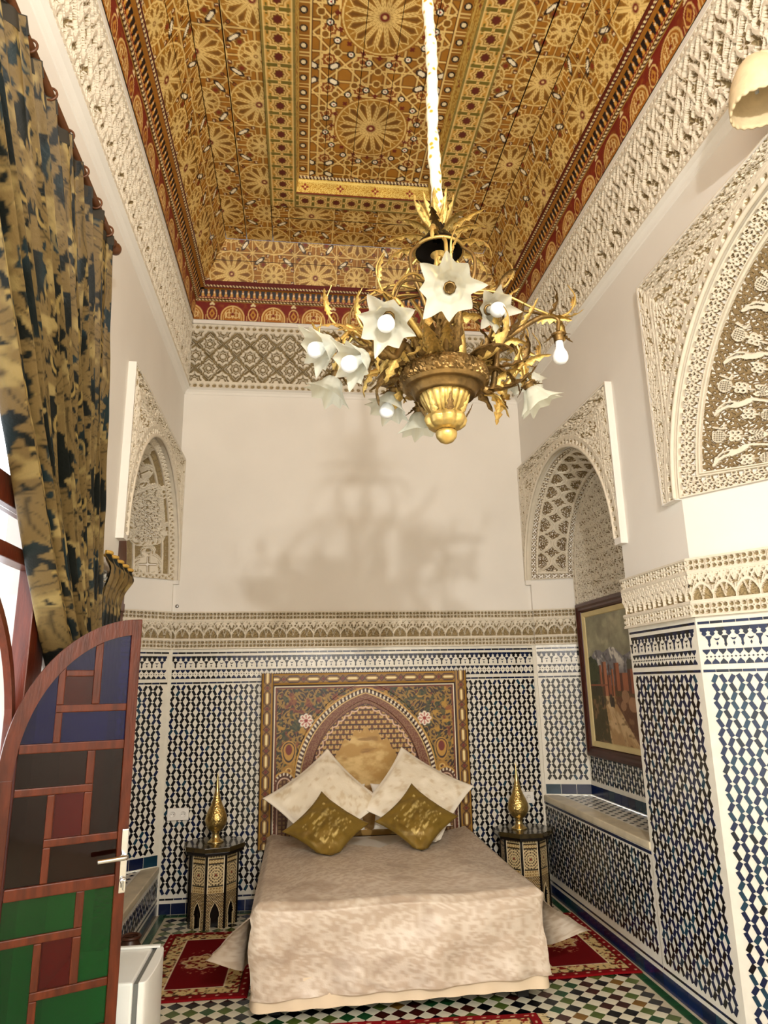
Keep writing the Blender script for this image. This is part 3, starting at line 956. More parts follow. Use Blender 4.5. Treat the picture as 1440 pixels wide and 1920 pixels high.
def paint_field(u, v, p=.74):
    """outer boards: twelve-petal rosettes on a grid with smaller ones between, straps, white lozenges"""
    c = np.tile(np.array(lin('#a06a1a')), (len(u), 1))
    n1 = fbm(u*9, v*9, 3, 3)
    c *= (.85+.3*n1)[:, None]
    g = np.full_like(u, 9.)
    # strap lines
    for k in range(4):
        a = k*PI/4+.0
        t = u*math.cos(a)+v*math.sin(a)
        g = np.minimum(g, np.abs(per(t, p/4 if k % 2 == 0 else p/(4*math.sqrt(2))*2)))
    c = mixc(c, GOLD_L, ln(g, .0042)*.9); c = mixc(c, BRN, ln(g-.0085, .0026)*.5)
    x, y = per(u, p), per(v, p)
    x2, y2 = per(u+p/2, p), per(v+p/2, p)
    c *= (.82+.36*fbm(u*60, v*60, 2, 17))[:, None]
    # small stars on the lattice
    xs, ys = per(u+p/8, p/4), per(v+p/8, p/4)
    s = star8(xs, ys)
    c = mixc(c, GOLD_D, 1-ss(.028, .032, s)); c = mixc(c, GOLD_L, ln(s-.030, .004)); c = mixc(c, '#7c2a10', (1-ss(.010, .014, s)))
    c = mixc(c, GOLD_L, ln(s-.052, .0035)*.8)
    c = ros_paint(c, x, y, 12, .19); c = ros_paint(c, x2, y2, 12, .19)
    x3, y3 = per(u+p/2, p), per(v, p); x4, y4 = per(u, p), per(v+p/2, p)
    for xx, yy in ((x3, y3), (x4, y4)): c = ros_paint(c, xx, yy, 8, .105, '#8a5a1c')
    # ring of spots around the rosettes
    for xx, yy in ((x, y), (x2, y2)):
        th = np.arctan2(yy, xx); r = np.hypot(xx, yy)
        a = per(th+PI/12, PI/6)
        d = np.hypot(r*np.cos(a)-.212, r*np.sin(a)*1.15)
        alt = np.floor((th+PI/12)/(PI/6)).astype(int) % 3
        c = mixc(c, '#3a1a08', 1-ss(.015, .018, d)); c = mixc(c, np.array(lin('#efdcb4')), (1-ss(.009, .012, d))*(alt == 0)); c = mixc(c, '#8c4a18', (1-ss(.009, .012, d))*(alt != 0))
    # white lozenges
    for sx in (-1, 1):
        for sy in (-1, 1):
            c = loz(c, x-sx*.245, y-sy*.122, math.atan2(sy*.7, sx*1), .040, .0115)
            c = loz(c, x-sx*.122, y-sy*.245, math.atan2(sy*1.4, sx*1), .040, .0115)
    return c
def paint_centre(u, v):
    """central coffer: large sixteen-petal rosettes"""
    p = .868
    c = np.tile(np.array(lin('#a06b1b')), (len(u), 1))
    c *= (.85+.3*fbm(u*9, v*9, 3, 5))[:, None]
    g = np.full_like(u, 9.)
    for k in range(4):
        t = u*math.cos(k*PI/4)+v*math.sin(k*PI/4)
        g = np.minimum(g, np.abs(per(t+p/16, p/8 if k % 2 == 0 else p/8*math.sqrt(2))))
    c = mixc(c, GOLD_L, ln(g, .0055)); c = mixc(c, BRN, ln(g-.011, .003)*.6)
    x, y = u, per(v, p)
    s = star8(per(u+p/8, p/4), per(v+p/8, p/4))
    c = mixc(c, '#8a4a14', 1-ss(.036, .04, s)); c = mixc(c, GOLD_L, ln(s-.042, .005)); c = mixc(c, GOLD_L, ln(s-.02, .003))
    r = np.hypot(x, y)
    c = mixc(c, '#a06b1b', (r < .27)*1.0)
    c = ros_paint(c, x, y, 16, .255)
    th = np.arctan2(y, x)
    for R_, n_, o_, dark in ((.285, 16, 0, 0), (.335, 16, PI/16, 1), (.385, 16, 0, 2)):
        a = per(th+o_, 2*PI/n_); X = r*np.cos(a)-R_; Y = r*np.sin(a)
        d = np.hypot(X, Y)
        if dark == 0:
            q = np.minimum(np.maximum(np.abs(X)/.9, np.abs(Y)*2.6), np.maximum(np.abs(X)*2.6, np.abs(Y)/.9))
            c = mixc(c, '#6a1f0c', 1-ss(.018, .022, q))
        elif dark == 1:
            c = mixc(c, '#1c1210', 1-ss(.025, .028, d)); c = mixc(c, '#f4ead0', 1-ss(.015, .018, d)); c = mixc(c, '#a33018', 1-ss(.005, .007, d))
        else:
            c = mixc(c, GOLD_D, 1-ss(.022, .026, d)); c = mixc(c, GOLD_L, ln(d-.026, .004))
    x5, y5 = per(u+.36, .72), per(v+p/2, p)
    for sx in (-1, 1):
        for sy in (-1, 1): c = loz(c, x5-sx*.07, y5-sy*.06, sx*sy*.5, .032, .017)
    # border strip
    e = .535-np.abs(u)
    b = e < .085
    q = per(v, .12)
    cb = np.tile(np.array(lin('#93601a')), (len(u), 1))
    d = np.hypot(q, (e-.045)*1.0)
    cb = mixc(cb, '#1c1210', 1-ss(.024, .027, d)); cb = mixc(cb, '#ead9b0', (1-ss(.014, .017, d))); cb = mixc(cb, GOLD_L, ln(np.abs(per(v+.06, .12))-.012, .004))
    c = np.where(b[:, None], cb, c)
    c = mixc(c, GOLD_L, ln(e-.088, .005)); c = mixc(c, BRN, ln(e-.098, .003))
    return c
def paint_stars(u, v, H):
    """star border strip; v 0..H"""
    p = .125
    c = np.tile(np.array(lin('#c2913c')), (len(u), 1))
    x, y = per(u, p), v-H/2
    s = star8(x, y)
    c = mixc(c, '#e2c27c', ln(s-.046, .004)); c = mixc(c, '#8f6a1e', 1-ss(.036, .04, s)); c = mixc(c, '#e2c27c', ln(s-.030, .003)); c = mixc(c, '#5c1c0c', 1-ss(.020, .024, s))
    x2 = per(u+p/2, p); e = np.abs(y)
    ibar = ((np.abs(x2) < .012) & (e > .012)) | ((np.abs(e-.062) < .007) & (np.abs(x2) < .034))
    c = mixc(c, '#6d5f1a', ibar*1.0)
    c = mixc(c, '#e2c27c', ln(np.maximum(np.abs(x2)-.018, 0)+np.abs(e-.02)*.0+np.abs(np.abs(x2)-.02), .004)*.8)
    ed = np.minimum(v, H-v)
    c = mixc(c, '#7d6f35', (ed < .018)*.9); c = mixc(c, '#e2c27c', ln(ed-.02, .004))
    return c

_a = Acc(); _a.box(XL-.35, XR+.35, YFRONT, YB+.35, 5.73, 5.76)
CEIL = struct(_a.obj('ceiling', M['wood_dark']))
def board(name, S, u0, u1, v0, v1, cell, paint, parent, thick=None, cellv=None):
    nu = max(2, int((u1-u0)/cell)+1); nv = max(2, int((v1-v0)/(cellv or cell))+1)
    u, v = np.meshgrid(np.linspace(u0, u1, nu), np.linspace(v0, v1, nv), indexing='ij'); u = u.ravel(); v = v.ravel()
    P = S(u, v)
    return link(name, np_mesh(name, P, grid_faces(nu, nv), M['paint'], colors=paint(u, v)), parent)
CC, SLX = .15, .19
xi0, xi1, yi1 = XL+CC, XR-CC, YB-CC
CX = .5*(XL+XR)
zt = Z_CEIL
YV = 2.45                                  # nearer boards lie beyond the picture
# solid deck above the boards, so that no daylight leaks in
a = Acc(); a.box(XL-.3, XR+.3, YFRONT, YB+.3, 5.64, 5.72)
deck = a.obj('deck', M['wood_dark'], CEIL)
def flat_board(x0, x1, y0, y1, z, paint, cell=.0062, gap=.0035, name='ceiling_board'):
    board(name, lambda u, v: np.stack([u, v, np.full_like(u, z)], -1), x0+gap, x1-gap, y0+gap, y1-gap, cell, paint, CEIL)
pf = lambda u, v: paint_field(u-(CX-1.155), v-3.53)
xf0, xf1, yf1 = xi0+SLX, xi1-SLX, yi1-SLX
XB0, XB1, YBB = -.275, 1.21, 4.88          # star border outside edge
XRc0, XRc1, YRc = -.07, 1.01, 4.72         # recess
for x0, x1 in ((xf0, xf0+.18), (xf0+.18, XB0), (XB1, xf1-.18), (xf1-.18, xf1)):
    flat_board(x0, x1, YV, yf1, zt+RND.uniform(0, .004), pf)
for y0, y1 in ((YBB, YBB+.17), (YBB+.17, yf1)):
    flat_board(XB0, XB1, y0, y1, zt+RND.uniform(0, .004), pf)
# star border: three proud boards
WB = XRc0-XB0
bz = zt-.018
board('star_border_board', lambda u, v: np.stack([XB0+v, u, np.full_like(u, bz)], -1), YV, YBB, 0, WB, .006, lambda u, v: paint_stars(u, v, WB), CEIL)
board('star_border_board', lambda u, v: np.stack([XB1-v, u, np.full_like(u, bz)], -1), YV, YBB, 0, WB, .006, lambda u, v: paint_stars(u, v, WB), CEIL)
HB2 = YBB-YRc
board('star_border_board', lambda u, v: np.stack([u, YBB-v, np.full_like(u, bz)], -1), XRc0, XRc1, 0, HB2, .006, lambda u, v: paint_stars(u, v, HB2), CEIL)
a = Acc()
for q in (((XB0, YV), (XB0, YBB)), ((XB0, YBB), (XB1, YBB)), ((XB1, YV), (XB1, YBB))):
    (p, s) = q; a.quad((*p, zt+.01), (*s, zt+.01), (*s, bz), (*p, bz))
a.obj('border_edge', M['wood_dark'], CEIL)
# recess sides and rope
REC = .15
def paint_gold(u, v):
    c = np.tile(np.array(lin('#c08f2c')), (len(u), 1))
    c = mixc(c, '#e9cf74', ss(.45, .7, pat_arab(u, v, .035, 1))*.9)
    x = per(u, .28); d = np.hypot(x, v-.06); th = np.arctan2(v-.06, x)
    c = mixc(c, '#8c2a14', 1-ss(-.003, .003, d-.022*(1+.35*np.cos(4*th)))); c = mixc(c, '#e9cf74', 1-ss(.007, .009, d))
    c = mixc(c, '#6a1f0a', (v < .012)*1.0); c = mixc(c, '#f0d67a', ln(v-.108, .008))
    return c
def pcol(col): return lambda u, v: np.tile(np.array(lin(col)), (len(u), 1))
board('recess_side', lambda u, v: np.stack([u, np.full_like(u, YRc)-v*.15, bz+v], -1), XRc0, XRc1, 0, REC-.025, .005, paint_gold, CEIL)
board('recess_side', lambda u, v: np.stack([np.full_like(u, XRc0)+v*.15, u, bz+v], -1), YV, YRc, 0, REC, .012, lambda u, v: paint_gold(u, v)*.9, CEIL)
board('recess_side', lambda u, v: np.stack([np.full_like(u, XRc1)-v*.15, u, bz+v], -1), YV, YRc, 0, REC, .012, lambda u, v: paint_gold(u, v)*.9, CEIL)
def paint_rope(u, v):
    c = np.tile(np.array(lin('#4a120a')), (len(u), 1))
    return mixc(c, '#e3cf9a', ss(-.2, .2, np.sin((u+v*1.1)*2*PI/.028))*1.0)
def rope(name, A, B, rad, per_=.028):
    """round twisted bead between two points"""
    A, B = np.array(A, float), np.array(B, float); L = np.linalg.norm(B-A); n = max(2, int(L/.006)); k = 7
    T = (B-A)/L; ref = np.array([0, 0, 1.0]); a_ = np.cross(T, ref); a_ /= np.linalg.norm(a_); b_ = np.cross(a_, T)
    t = np.linspace(0, L, n); ph = np.linspace(0, 2*PI, k, endpoint=False)
    Tt, Ph = np.meshgrid(t, ph, indexing='ij'); Tt = Tt.ravel(); Ph = Ph.ravel()
    w = np.sin(Tt*2*PI/per_+Ph)
    R = rad*(1+.18*w)
    P = A+Tt[:, None]*T+(R*np.cos(Ph))[:, None]*a_+(R*np.sin(Ph))[:, None]*b_
    c = np.tile(np.array(lin('#4a120a')), (len(Tt), 1)); c = mixc(c, '#e6d3a0', ss(-.1, .3, w))
    i = np.arange(n-1); j = np.arange(k); I, J = np.meshgrid(i, j, indexing='ij'); J2 = (J+1) % k
    F = np.stack([I*k+J, I*k+J2, (I+1)*k+J2, (I+1)*k+J], -1).reshape(-1, 4)
    return link(name, np_mesh(name, P, F, M['paint'], colors=c, smooth=True), CEIL)
zr = bz+REC
rope('rope_moulding', (XRc0, YRc-.015, zr-.006), (XRc1, YRc-.015, zr-.006), .013)
# coffer boards (inside the recess)
pcn = lambda u, v: paint_centre(u-.47, v-3.30)
xs = np.linspace(XRc0+.0, XRc1, 6)
for x0, x1 in zip(xs[:-1], xs[1:]): flat_board(x0, x1, YV, YRc, zr+RND.uniform(0, .004), pcn, cell=.0058, gap=.002, name='coffer_board')
# sloping boards
dz = zt-Z_CO
sl = math.hypot(SLX, dz)
for k in range(2):
    v0, v1 = sl*k/2+.002, sl*(k+1)/2-.002
    def Sb(u, v):
        f = v/sl; x0 = xi0+SLX*f; x1 = xi1-SLX*f
        x = x0+(x1-x0)*(u-xi0)/(xi1-xi0)
        return np.stack([x, yi1-SLX*f, Z_CO+dz*f], -1)
    def pb(u, v):
        f = v/sl; x = (xi0+SLX*f)+((xi1-SLX*f)-(xi0+SLX*f))*(u-xi0)/(xi1-xi0)
        return paint_field(x-CX+.37, v-sl*.18+.0)
    board('slope_board', Sb, xi0, xi1, v0, v1, .0055, pb, CEIL)
    for sgn in (0, 1):
        def Sl(u, v, sgn=sgn):
            f = v/sl; y1 = yi1-SLX*f
            y = YV+(y1-YV)*(u-YV)/(yi1-YV)
            x = (xi0+SLX*f) if sgn == 0 else (xi1-SLX*f)
            return np.stack([x, y, Z_CO+dz*f], -1)
        board('slope_board', Sl, YV, yi1, v0, v1, .0072, lambda u, v: paint_field(u-3.53, v-sl*.18), CEIL)
# cornice: painted fascia, bead rows, dentils, mouldings
def paint_fascia(u, v, H=.2):
    p = .36
    c = np.tile(np.array(lin('#7a1c10')), (len(u), 1)); c = mixc(c, '#9a5a18', ss(.5, .8, fbm(u*30, v*30, 3, 9))*.5)
    x = per(u, p); y = v/H
    d1 = np.hypot(x, (v-.03)*.95); arch = np.where(v > .03, d1-.10, np.abs(x)-.10)
    c = mixc(c, '#a5651c', (arch < 0)*1.0)
    c = mixc(c, '#e0bc78', ln(arch, .006)); c = mixc(c, '#e0bc78', ln(arch+.022, .003))
    # knotted script forms inside
    for xx in (-.06, -.03, 0, .03, .06): c = mixc(c, '#e6c98c', ln(x-xx, .0045)*((v > .02) & (v < .13-abs(xx)*.8)))
    dd = np.abs(np.hypot(np.abs(x)-.03, v-.05)-.025); c = mixc(c, '#e6c98c', ln(dd, .004)*(arch < 0)); c = mixc(c, '#7a1c10', ln(np.hypot(x, v-.06), .014))
    x2 = per(u+p/2, p)
    m = np.hypot(x2*1.5, (v-.06))-.062; c = mixc(c, '#e0bc78', ln(m, .006)); c = mixc(c, '#c08a3a', ln(np.abs(x2)*1.6+np.abs(v-.06)*.9-.03, .012))
    f = np.hypot(x2, v-.155); th = np.arctan2(v-.155, x2); c = mixc(c, '#ecd9a8', 1-ss(-.003, .003, f-.018*(1+.4*np.cos(3*th+1.57))))
    c = mixc(c, '#c79a44', (v > H-.02)*1.0); c = mixc(c, '#e0bc78', ln(np.abs(x2)-.055+.0*x, .003)*(v < .05)*.8)
    return c
def paint_dentil(u, v, H=.075):
    c = np.tile(np.array(lin('#b0701c')), (len(u), 1))
    p = .05; x = per(u, p); x2 = per(u+p/2, p)
    c = mixc(c, '#120a10', ((np.abs(x2) < .017*(v/H)**.6+.002) & (v > .018))*1.0)
    c = mixc(c, '#e8d6b0', 1-ss(.006, .009, np.hypot(x, v-.05))); c = mixc(c, '#d8a850', ln(x, .006)*(v < .04))
    c = mixc(c, '#7d1a10', (v < .014)*1.0); c = mixc(c, '#e3c27c', ss(0, .3, np.sin((u+v)*2*PI/.025))*(v < .012)*.9)
    return c
def cornice(P0, P1, inward, fine, y0=None):
    """P0->P1 along the wall at its face; inward unit vector"""
    P0, P1, inw = (np.array(q, float) for q in (P0, P1, inward)); L = np.linalg.norm(P1-P0); T = (P1-P0)/L
    def at(u, off, z): return P0[None]+u[:, None]*T+(off[:, None] if hasattr(off, 'shape') else off)*inw+np.stack([0*u, 0*u, z], -1)
    z0 = Z_FR1+.03
    board('fascia_board', lambda u, v: at(u, .055+v*.08, z0+v), 0, L, 0, .19, .0055 if fine else .0075, lambda u, v: paint_fascia(u, v, .19), CEIL)
    z1 = z0+.19
    board('cornice_ledge', lambda u, v: at(u, .07+v, np.full_like(u, z1)), 0, L, 0, .02, .05, pcol('#8a5c1c'), CEIL, cellv=.01)
    board('dentil_board', lambda u, v: at(u, .09+v*.35, z1+v), 0, L, 0, .075, .006, paint_dentil, CEIL)
    z2 = z1+.075
    board('cornice_ledge', lambda u, v: at(u, .116+v, np.full_like(u, z2)), 0, L, 0, .026, .05, pcol('#9a641c'), CEIL, cellv=.013)
    board('cornice_top', lambda u, v: at(u, .142+v*.1, z2+v), 0, L, 0, Z_CO-z2+.004, .05, pcol('#5e130b'), CEIL, cellv=.03)
    rope('rope_moulding', P0+inw*.145+np.array([0, 0, z2+.018]), P1+inw*.145+np.array([0, 0, z2+.018]), .009)
    rope('rope_moulding', P0+inw*.082+np.array([0, 0, z1-.012]), P1+inw*.082+np.array([0, 0, z1-.012]), .008, .03)
cornice((XL+.03, YB, 0), (XR-.03, YB, 0), (0, -1, 0), True)
cornice((XR, 2.0, 0), (XR, YB-.05, 0), (-1, 0, 0), False)
cornice((XL, 2.0, 0), (XL, YB-.05, 0), (1, 0, 0), False)
# plain continuation of the ceiling over the near half of the room
a = Acc()
a.box(XL-.05, XR+.05, YFRONT, YV, 5.5, 5.55)
a.box(XL-.05, XL+.10, YFRONT, 2.0, 4.77, 5.2); a.box(XR-.10, XR+.05, YFRONT, 2.0, 4.77, 5.2)
a.obj('near_boards', mat('plain_gilt_wood', '#9a661a', .55, var=.2, vscale=4), CEIL)
# ------------------------------------------------------------------ chandelier
M['brass'] = mat('aged_gilt_bronze', '#ccae66', .38, .75, var=.45, vscale=14, bump=.25, bscale=45)
M['brass_d'] = mat('dark_bronze', '#7c6238', .45, .75, var=.55, vscale=20, bump=.25, bscale=60)
M['iron'] = mat('blackened_iron', '#120c08', .5, .6)
M['bulb'] = mat('white_bulb', '#e6e9ec', .25, spec=.6, sss=.3)
def sleeve_mat():
    m = mat('gold_leaf_fabric', '#e9dca6', .6, bump=.4, bscale=50)
    nt = m.node_tree; b = nt.nodes['Principled BSDF']
    tc = nt.nodes.new('ShaderNodeTexCoord'); n = nt.nodes.new('ShaderNodeTexVoronoi'); n.inputs['Scale'].default_value = 34
    cr = nt.nodes.new('ShaderNodeValToRGB')
    cr.color_ramp.elements[0].position = .18; cr.color_ramp.elements[0].color = (*lin('#b98a1c'), 1)
    cr.color_ramp.elements[1].position = .36; cr.color_ramp.elements[1].color = (*lin('#f3ead0'), 1)
    nt.links.new(tc.outputs['Object'], n.inputs['Vector']); nt.links.new(n.outputs['Distance'], cr.inputs['Fac']); nt.links.new(cr.outputs['Color'], b.inputs['Base Color'])
    return m
M['sleeve'] = sleeve_mat()
def frosted():
    m = bpy.data.materials.new('frosted_flower_glass'); m.use_nodes = True
    nt = m.node_tree; nt.nodes.clear()
    out = nt.nodes.new('ShaderNodeOutputMaterial')
    d = nt.nodes.new('ShaderNodeBsdfPrincipled'); d.inputs['Base Color'].default_value = (*lin('#d9d8c8'), 1); d.inputs['Roughness'].default_value = .3
    t = nt.nodes.new('ShaderNodeBsdfTranslucent'); t.inputs['Color'].default_value = (*lin('#dfe6dc'), 1)
    g = nt.nodes.new('ShaderNodeBsdfTransparent'); g.inputs['Color'].default_value = (*lin('#d8e4e4'), 1)
    m1 = nt.nodes.new('ShaderNodeMixShader'); m1.inputs[0].default_value = .35
    m2 = nt.nodes.new('ShaderNodeMixShader'); m2.inputs[0].default_value = .22
    nt.links.new(d.outputs[0], m1.inputs[1]); nt.links.new(t.outputs[0], m1.inputs[2])
    nt.links.new(m1.outputs[0], m2.inputs[1]); nt.links.new(g.outputs[0], m2.inputs[2]); nt.links.new(m2.outputs[0], out.inputs['Surface'])
    return m
M['frost'] = frosted()

def leaf_mesh(name, curl, lobes, m, wid=.52, seed=0, cup=.18):
    nl, nw = 26, 7
    V = []
    for i in range(nl):
        t = i/(nl-1)
        lob = abs(((t*lobes+.35) % 1.0)-.5)*2
        w = wid*(math.sin(PI*min(1, t*.93+.07))**.65)*(.45+.55*lob)*(1-.3*t)
        ang = curl*t**1.4
        y = math.sin(ang)/max(curl, 1e-3)*1.0 if curl > .05 else t
        z = (1-math.cos(ang))/max(curl, 1e-3) if curl > .05 else 0
        # integrate a bend of growing curvature
        for j in range(nw):
            s = (j/(nw-1)-.5)*2
            zz = z+cup*w*abs(s)**1.5+.02*math.cos(s*PI*2.5)*(1-t)
            yy = y-.10*abs(s)*(.5+.5*lob)*w/wid
            V.append((s*w*.5, yy, zz))
    V = np.array(V); F = grid_faces(nl, nw)
    return np_mesh(name, V, F, m, smooth=True)
LEAF = {(c, mm): leaf_mesh('leaf', c, 5, M[mm]) for c in (.5, 1.2, 2.1, 3.0) for mm in ('brass', 'brass_d')}
def place_leaf(parent, P, D, Up, L, curl=1.2, mm='brass', wide=1.0, name='leaf'):
    D = Vector(D).normalized(); Up = Vector(Up); X = D.cross(Up)
    if X.length < 1e-4: X = D.cross(Vector((1, 0, 0)))
    X.normalize(); Z = X.cross(D)
    o = link(name, LEAF[(curl, mm)], parent)
    o.matrix_basis = Matrix(((X.x*L*wide, D.x*L, Z.x*L, P[0]), (X.y*L*wide, D.y*L, Z.y*L, P[1]), (X.z*L*wide, D.z*L, Z.z*L, P[2]), (0, 0, 0, 1)))
    return o
def shade_mesh():
    nt_, nr = 96, 22
    V = []
    for i in range(nt_):
        th = 2*PI*i/nt_
        sw0 = abs(((th/(PI/4)) % 1.0)-.5)*2; tip = sw0**1.5*(.75+.35*math.sin(th*3+1))
        tw = .12*math.sin(4*th*1+.6)
        for j in range(nr):
            t = j/(nr-1)
            L = .068+.030*tip*t
            r = .017+.036*t**.5+(.030*max(0, t-.45)/.55*(.35+.95*tip))
            r *= 1+.05*math.cos(8*th)*(1-t*.4)+.04*t*math.sin(5*th+2)
            z = L*t-(.014*max(0, t-.7)/.3*tip)
            V.append((r*math.cos(th+tw*t*.3), r*math.sin(th+tw*t*.3), z))
    return np_mesh('shade', np.array(V), grid_faces(nt_, nr, wrap=True), M['frost'], smooth=True)
SHADE = shade_mesh()
BULB = np_mesh('bulb', *lathe([(.001, .0), (.013, .001), (.0135, .018), (.016, .030), (.0235, .044), (.0265, .058), (.025, .070), (.017, .080), (.007, .0835), (.0005, .084)], 24), M['bulb'], smooth=True)
SOCK = np_mesh('socket', *lathe([(.001, -.028), (.018, -.027), (.026, -.022), (.022, -.016), (.018, -.012), (.018, .004), (.016, .006), (.014, .006)], 20), M['brass_d'], smooth=True)
def orient(P, A):
    z = Vector(A).normalized(); x = z.orthogonal().normalized(); y = z.cross(x)
    return Matrix(((x.x, y.x, z.x, P[0]), (x.y, y.y, z.y, P[1]), (x.z, y.z, z.z, P[2]), (0, 0, 0, 1)))

CH = Vector((.47, 2.09, 2.36))
chand = empty('chandelier', CH, 'gilt leafy chandelier with frosted glass flower shades hanging on a fabric-covered chain', 'chandelier')
def L3(p): return np.array(p, float)-np.array(CH)
# sleeve over the chain
pts = [(0+.004*math.sin(z*9), .003*math.cos(z*7), z) for z in np.linspace(.82, 3.15, 90)]
V, F = tube(pts, [.0215+.0022*math.sin(i*1.9)+.0015*math.sin(i*.7) for i in range(90)], 14)
link('chain_sleeve', np_mesh('chain_sleeve', V, F, M['sleeve'], smooth=True), chand)
lathe_obj('stem', [(.010, .24), (.020, .25), (.020, .30), (.013, .32), (.012, .42), (.018, .45), (.024, .47), (.018, .49), (.012, .52), (.012, .66), (.018, .69), (.03, .70)], M['brass'], chand, 20)
V, F = lathe([(.034, .815), (.036, .795), (.044, .775), (.058, .755), (.078, .735), (.088, .712), (.083, .708), (.07, .728), (.045, .752), (.02, .76)], 32)
link('crown_bell', np_mesh('crown_bell', V, F, M['iron'], smooth=True), chand)
V, F = tube([(.087*math.cos(t), .087*math.sin(t), .712) for t in np.linspace(0, 2*PI, 41)], .006, 8)
link('crown_ring', np_mesh('crown_ring', V, F, M['brass'], smooth=True), chand)
for k in range(9):
    a = 2*PI*k/9+.2
    d = (math.cos(a), math.sin(a))
    place_leaf(chand, (.022*d[0], .022*d[1], .80), (d[0]*.55, d[1]*.55, .85), (-d[0], -d[1], .6), .14, .5, 'brass', .6)
    place_leaf(chand, (.04*d[0], .04*d[1], .775), (d[0], d[1], .55), (d[0]*.4, d[1]*.4, -1), .15, 1.2, 'brass_d' if k % 3 == 0 else 'brass', .6)
    if k % 2 == 0: place_leaf(chand, (.08*d[0], .08*d[1], .73), (d[0]*.9, d[1]*.9, .3), (0, 0, -1), .17, 2.1, 'brass', .5)
for k in range(6):
    a = 2*PI*k/6+.5; d = (math.cos(a), math.sin(a))
    pts = bez([(.085*d[0], .085*d[1], .71), (.125*d[0], .125*d[1], .66), (.12*d[0], .12*d[1], .58), (.07*d[0], .07*d[1], .48), (.05*d[0], .05*d[1], .36), (.09*d[0], .09*d[1], .26)], 8)
    V, F = tube(pts, np.linspace(.006, .009, len(pts)), 7)
    link('crown_rib', np_mesh('crown_rib', V, F, M['brass_d' if k % 2 else 'brass'], smooth=True), chand)
# bowl
def collar():
    n, k = 160, 26
    prof = np.array([(.112, .262), (.124, .264), (.137, .256), (.144, .240), (.146, .222), (.142, .204), (.132, .190)])
    t = np.linspace(0, len(prof)-1, k); R = np.interp(t, np.arange(len(prof)), prof[:, 0]); Z = np.interp(t, np.arange(len(prof)), prof[:, 1])
    th = np.linspace(0, 2*PI, n, endpoint=False)
    TH_, K = np.meshgrid(th, np.arange(k), indexing='ij'); TH_ = TH_.ravel(); K = K.ravel()
    h = pat_arab(TH_*.14, K/k*.075, .032, 2)*(K > 4)*(K < k-4)
    r = R[K]+.006*h
    return np_mesh('bowl_collar', np.stack([r*np.cos(TH_), r*np.sin(TH_), Z[K]], -1), grid_faces(n, k, wrap=True), M['brass_d'], smooth=False)
link('bowl_collar', collar(), chand)
lathe_obj('bowl_plate', [(.001, .255), (.06, .262), (.115, .262)], M['brass_d'], chand, 40)
lathe_obj('bowl_underside', [(.134, .190), (.128, .186), (.124, .192), (.112, .186), (.104, .168), (.098, .160), (.094, .166), (.085, .165)], M['brass_d'], chand, 48)
def fluted(prof, n, lob, amp, name, m):
    prof = np.array(prof); k = 24; t = np.linspace(0, len(prof)-1, k)
    R = np.interp(t, np.arange(len(prof)), prof[:, 0]); Z = np.interp(t, np.arange(len(prof)), prof[:, 1])
    th = np.linspace(0, 2*PI, n, endpoint=False); T_, K = np.meshgrid(th, np.arange(k), indexing='ij'); T_ = T_.ravel(); K = K.ravel()
    r = R[K]*(1+amp*np.abs(np.cos(T_*lob/2)))
    return link(name, np_mesh(name, np.stack([r*np.cos(T_), r*np.sin(T_), Z[K]], -1), grid_faces(n, k, wrap=True), m, smooth=True), chand)
fluted([(.080, .168), (.073, .145), (.060, .118), (.048, .100), (.050, .092)], 120, 20, .08, 'bowl_cup', M['brass'])
fluted([(.052, .100), (.060, .094), (.063, .080), (.057, .062), (.044, .050), (.028, .045)], 120, 8, .14, 'leaf_cup', M['brass'])
for k in range(8):
    a = 2*PI*k/8; d = (math.cos(a), math.sin(a))
    place_leaf(chand, (.055*d[0], .055*d[1], .072), (d[0]*.75, d[1]*.75, .8), (-d[0], -d[1], 1), .085, .5, 'brass' if k % 2 else 'brass_d', .9)
lathe_obj('finial', [(.018, .050), (.027, .046), (.034, .040), (.036, .033), (.033, .020), (.022, .006), (.010, .000), (.004, -.002), (.0005, -.002)], M['brass'], chand, 28)
# tall upright leaves around the stem
for k in range(7):
    a = 2*PI*k/7+.15; d = (math.cos(a), math.sin(a))
    place_leaf(chand, (.075*d[0], .075*d[1], .255), (d[0]*.22, d[1]*.22, 1), (-d[0], -d[1], .2), .22+.04*(k % 3), .5, ('brass', 'brass', 'brass_d')[k % 3], .6)
# sprays of drooping leaves between the arms and sprigs in the crown
for k in range(14):
    a = 2*PI*k/14+.31; d = (math.cos(a), math.sin(a)); q = (k*7) % 5
    place_leaf(chand, (.125*d[0], .125*d[1], .262), (d[0], d[1], .55-.12*q), (d[0]*.3, d[1]*.3, -1) if k % 2 else (0, 0, 1), .17+.02*q, (1.2, 2.1, 1.2, .5, 2.1)[q], 'brass_d' if k % 3 else 'brass', .62)
    place_leaf(chand, (.02*d[0], .02*d[1], .79), (d[0]*(.5+.12*q), d[1]*(.5+.12*q), .9-.1*q), (-d[0], -d[1], .3) if k % 2 else (d[0], d[1], .2), .09+.018*q, (.5, 1.2)[k % 2], 'brass', .55)
for k in range(10):
    a = 2*PI*k/10; d = (math.cos(a), math.sin(a))
    place_leaf(chand, (.035*d[0], .035*d[1], .46+.03*(k % 3)), (d[0]*.9, d[1]*.9, .7), (-d[0], -d[1], .4), .13+.02*(k % 4), 1.2, 'brass' if k % 2 else 'brass_d', .55)
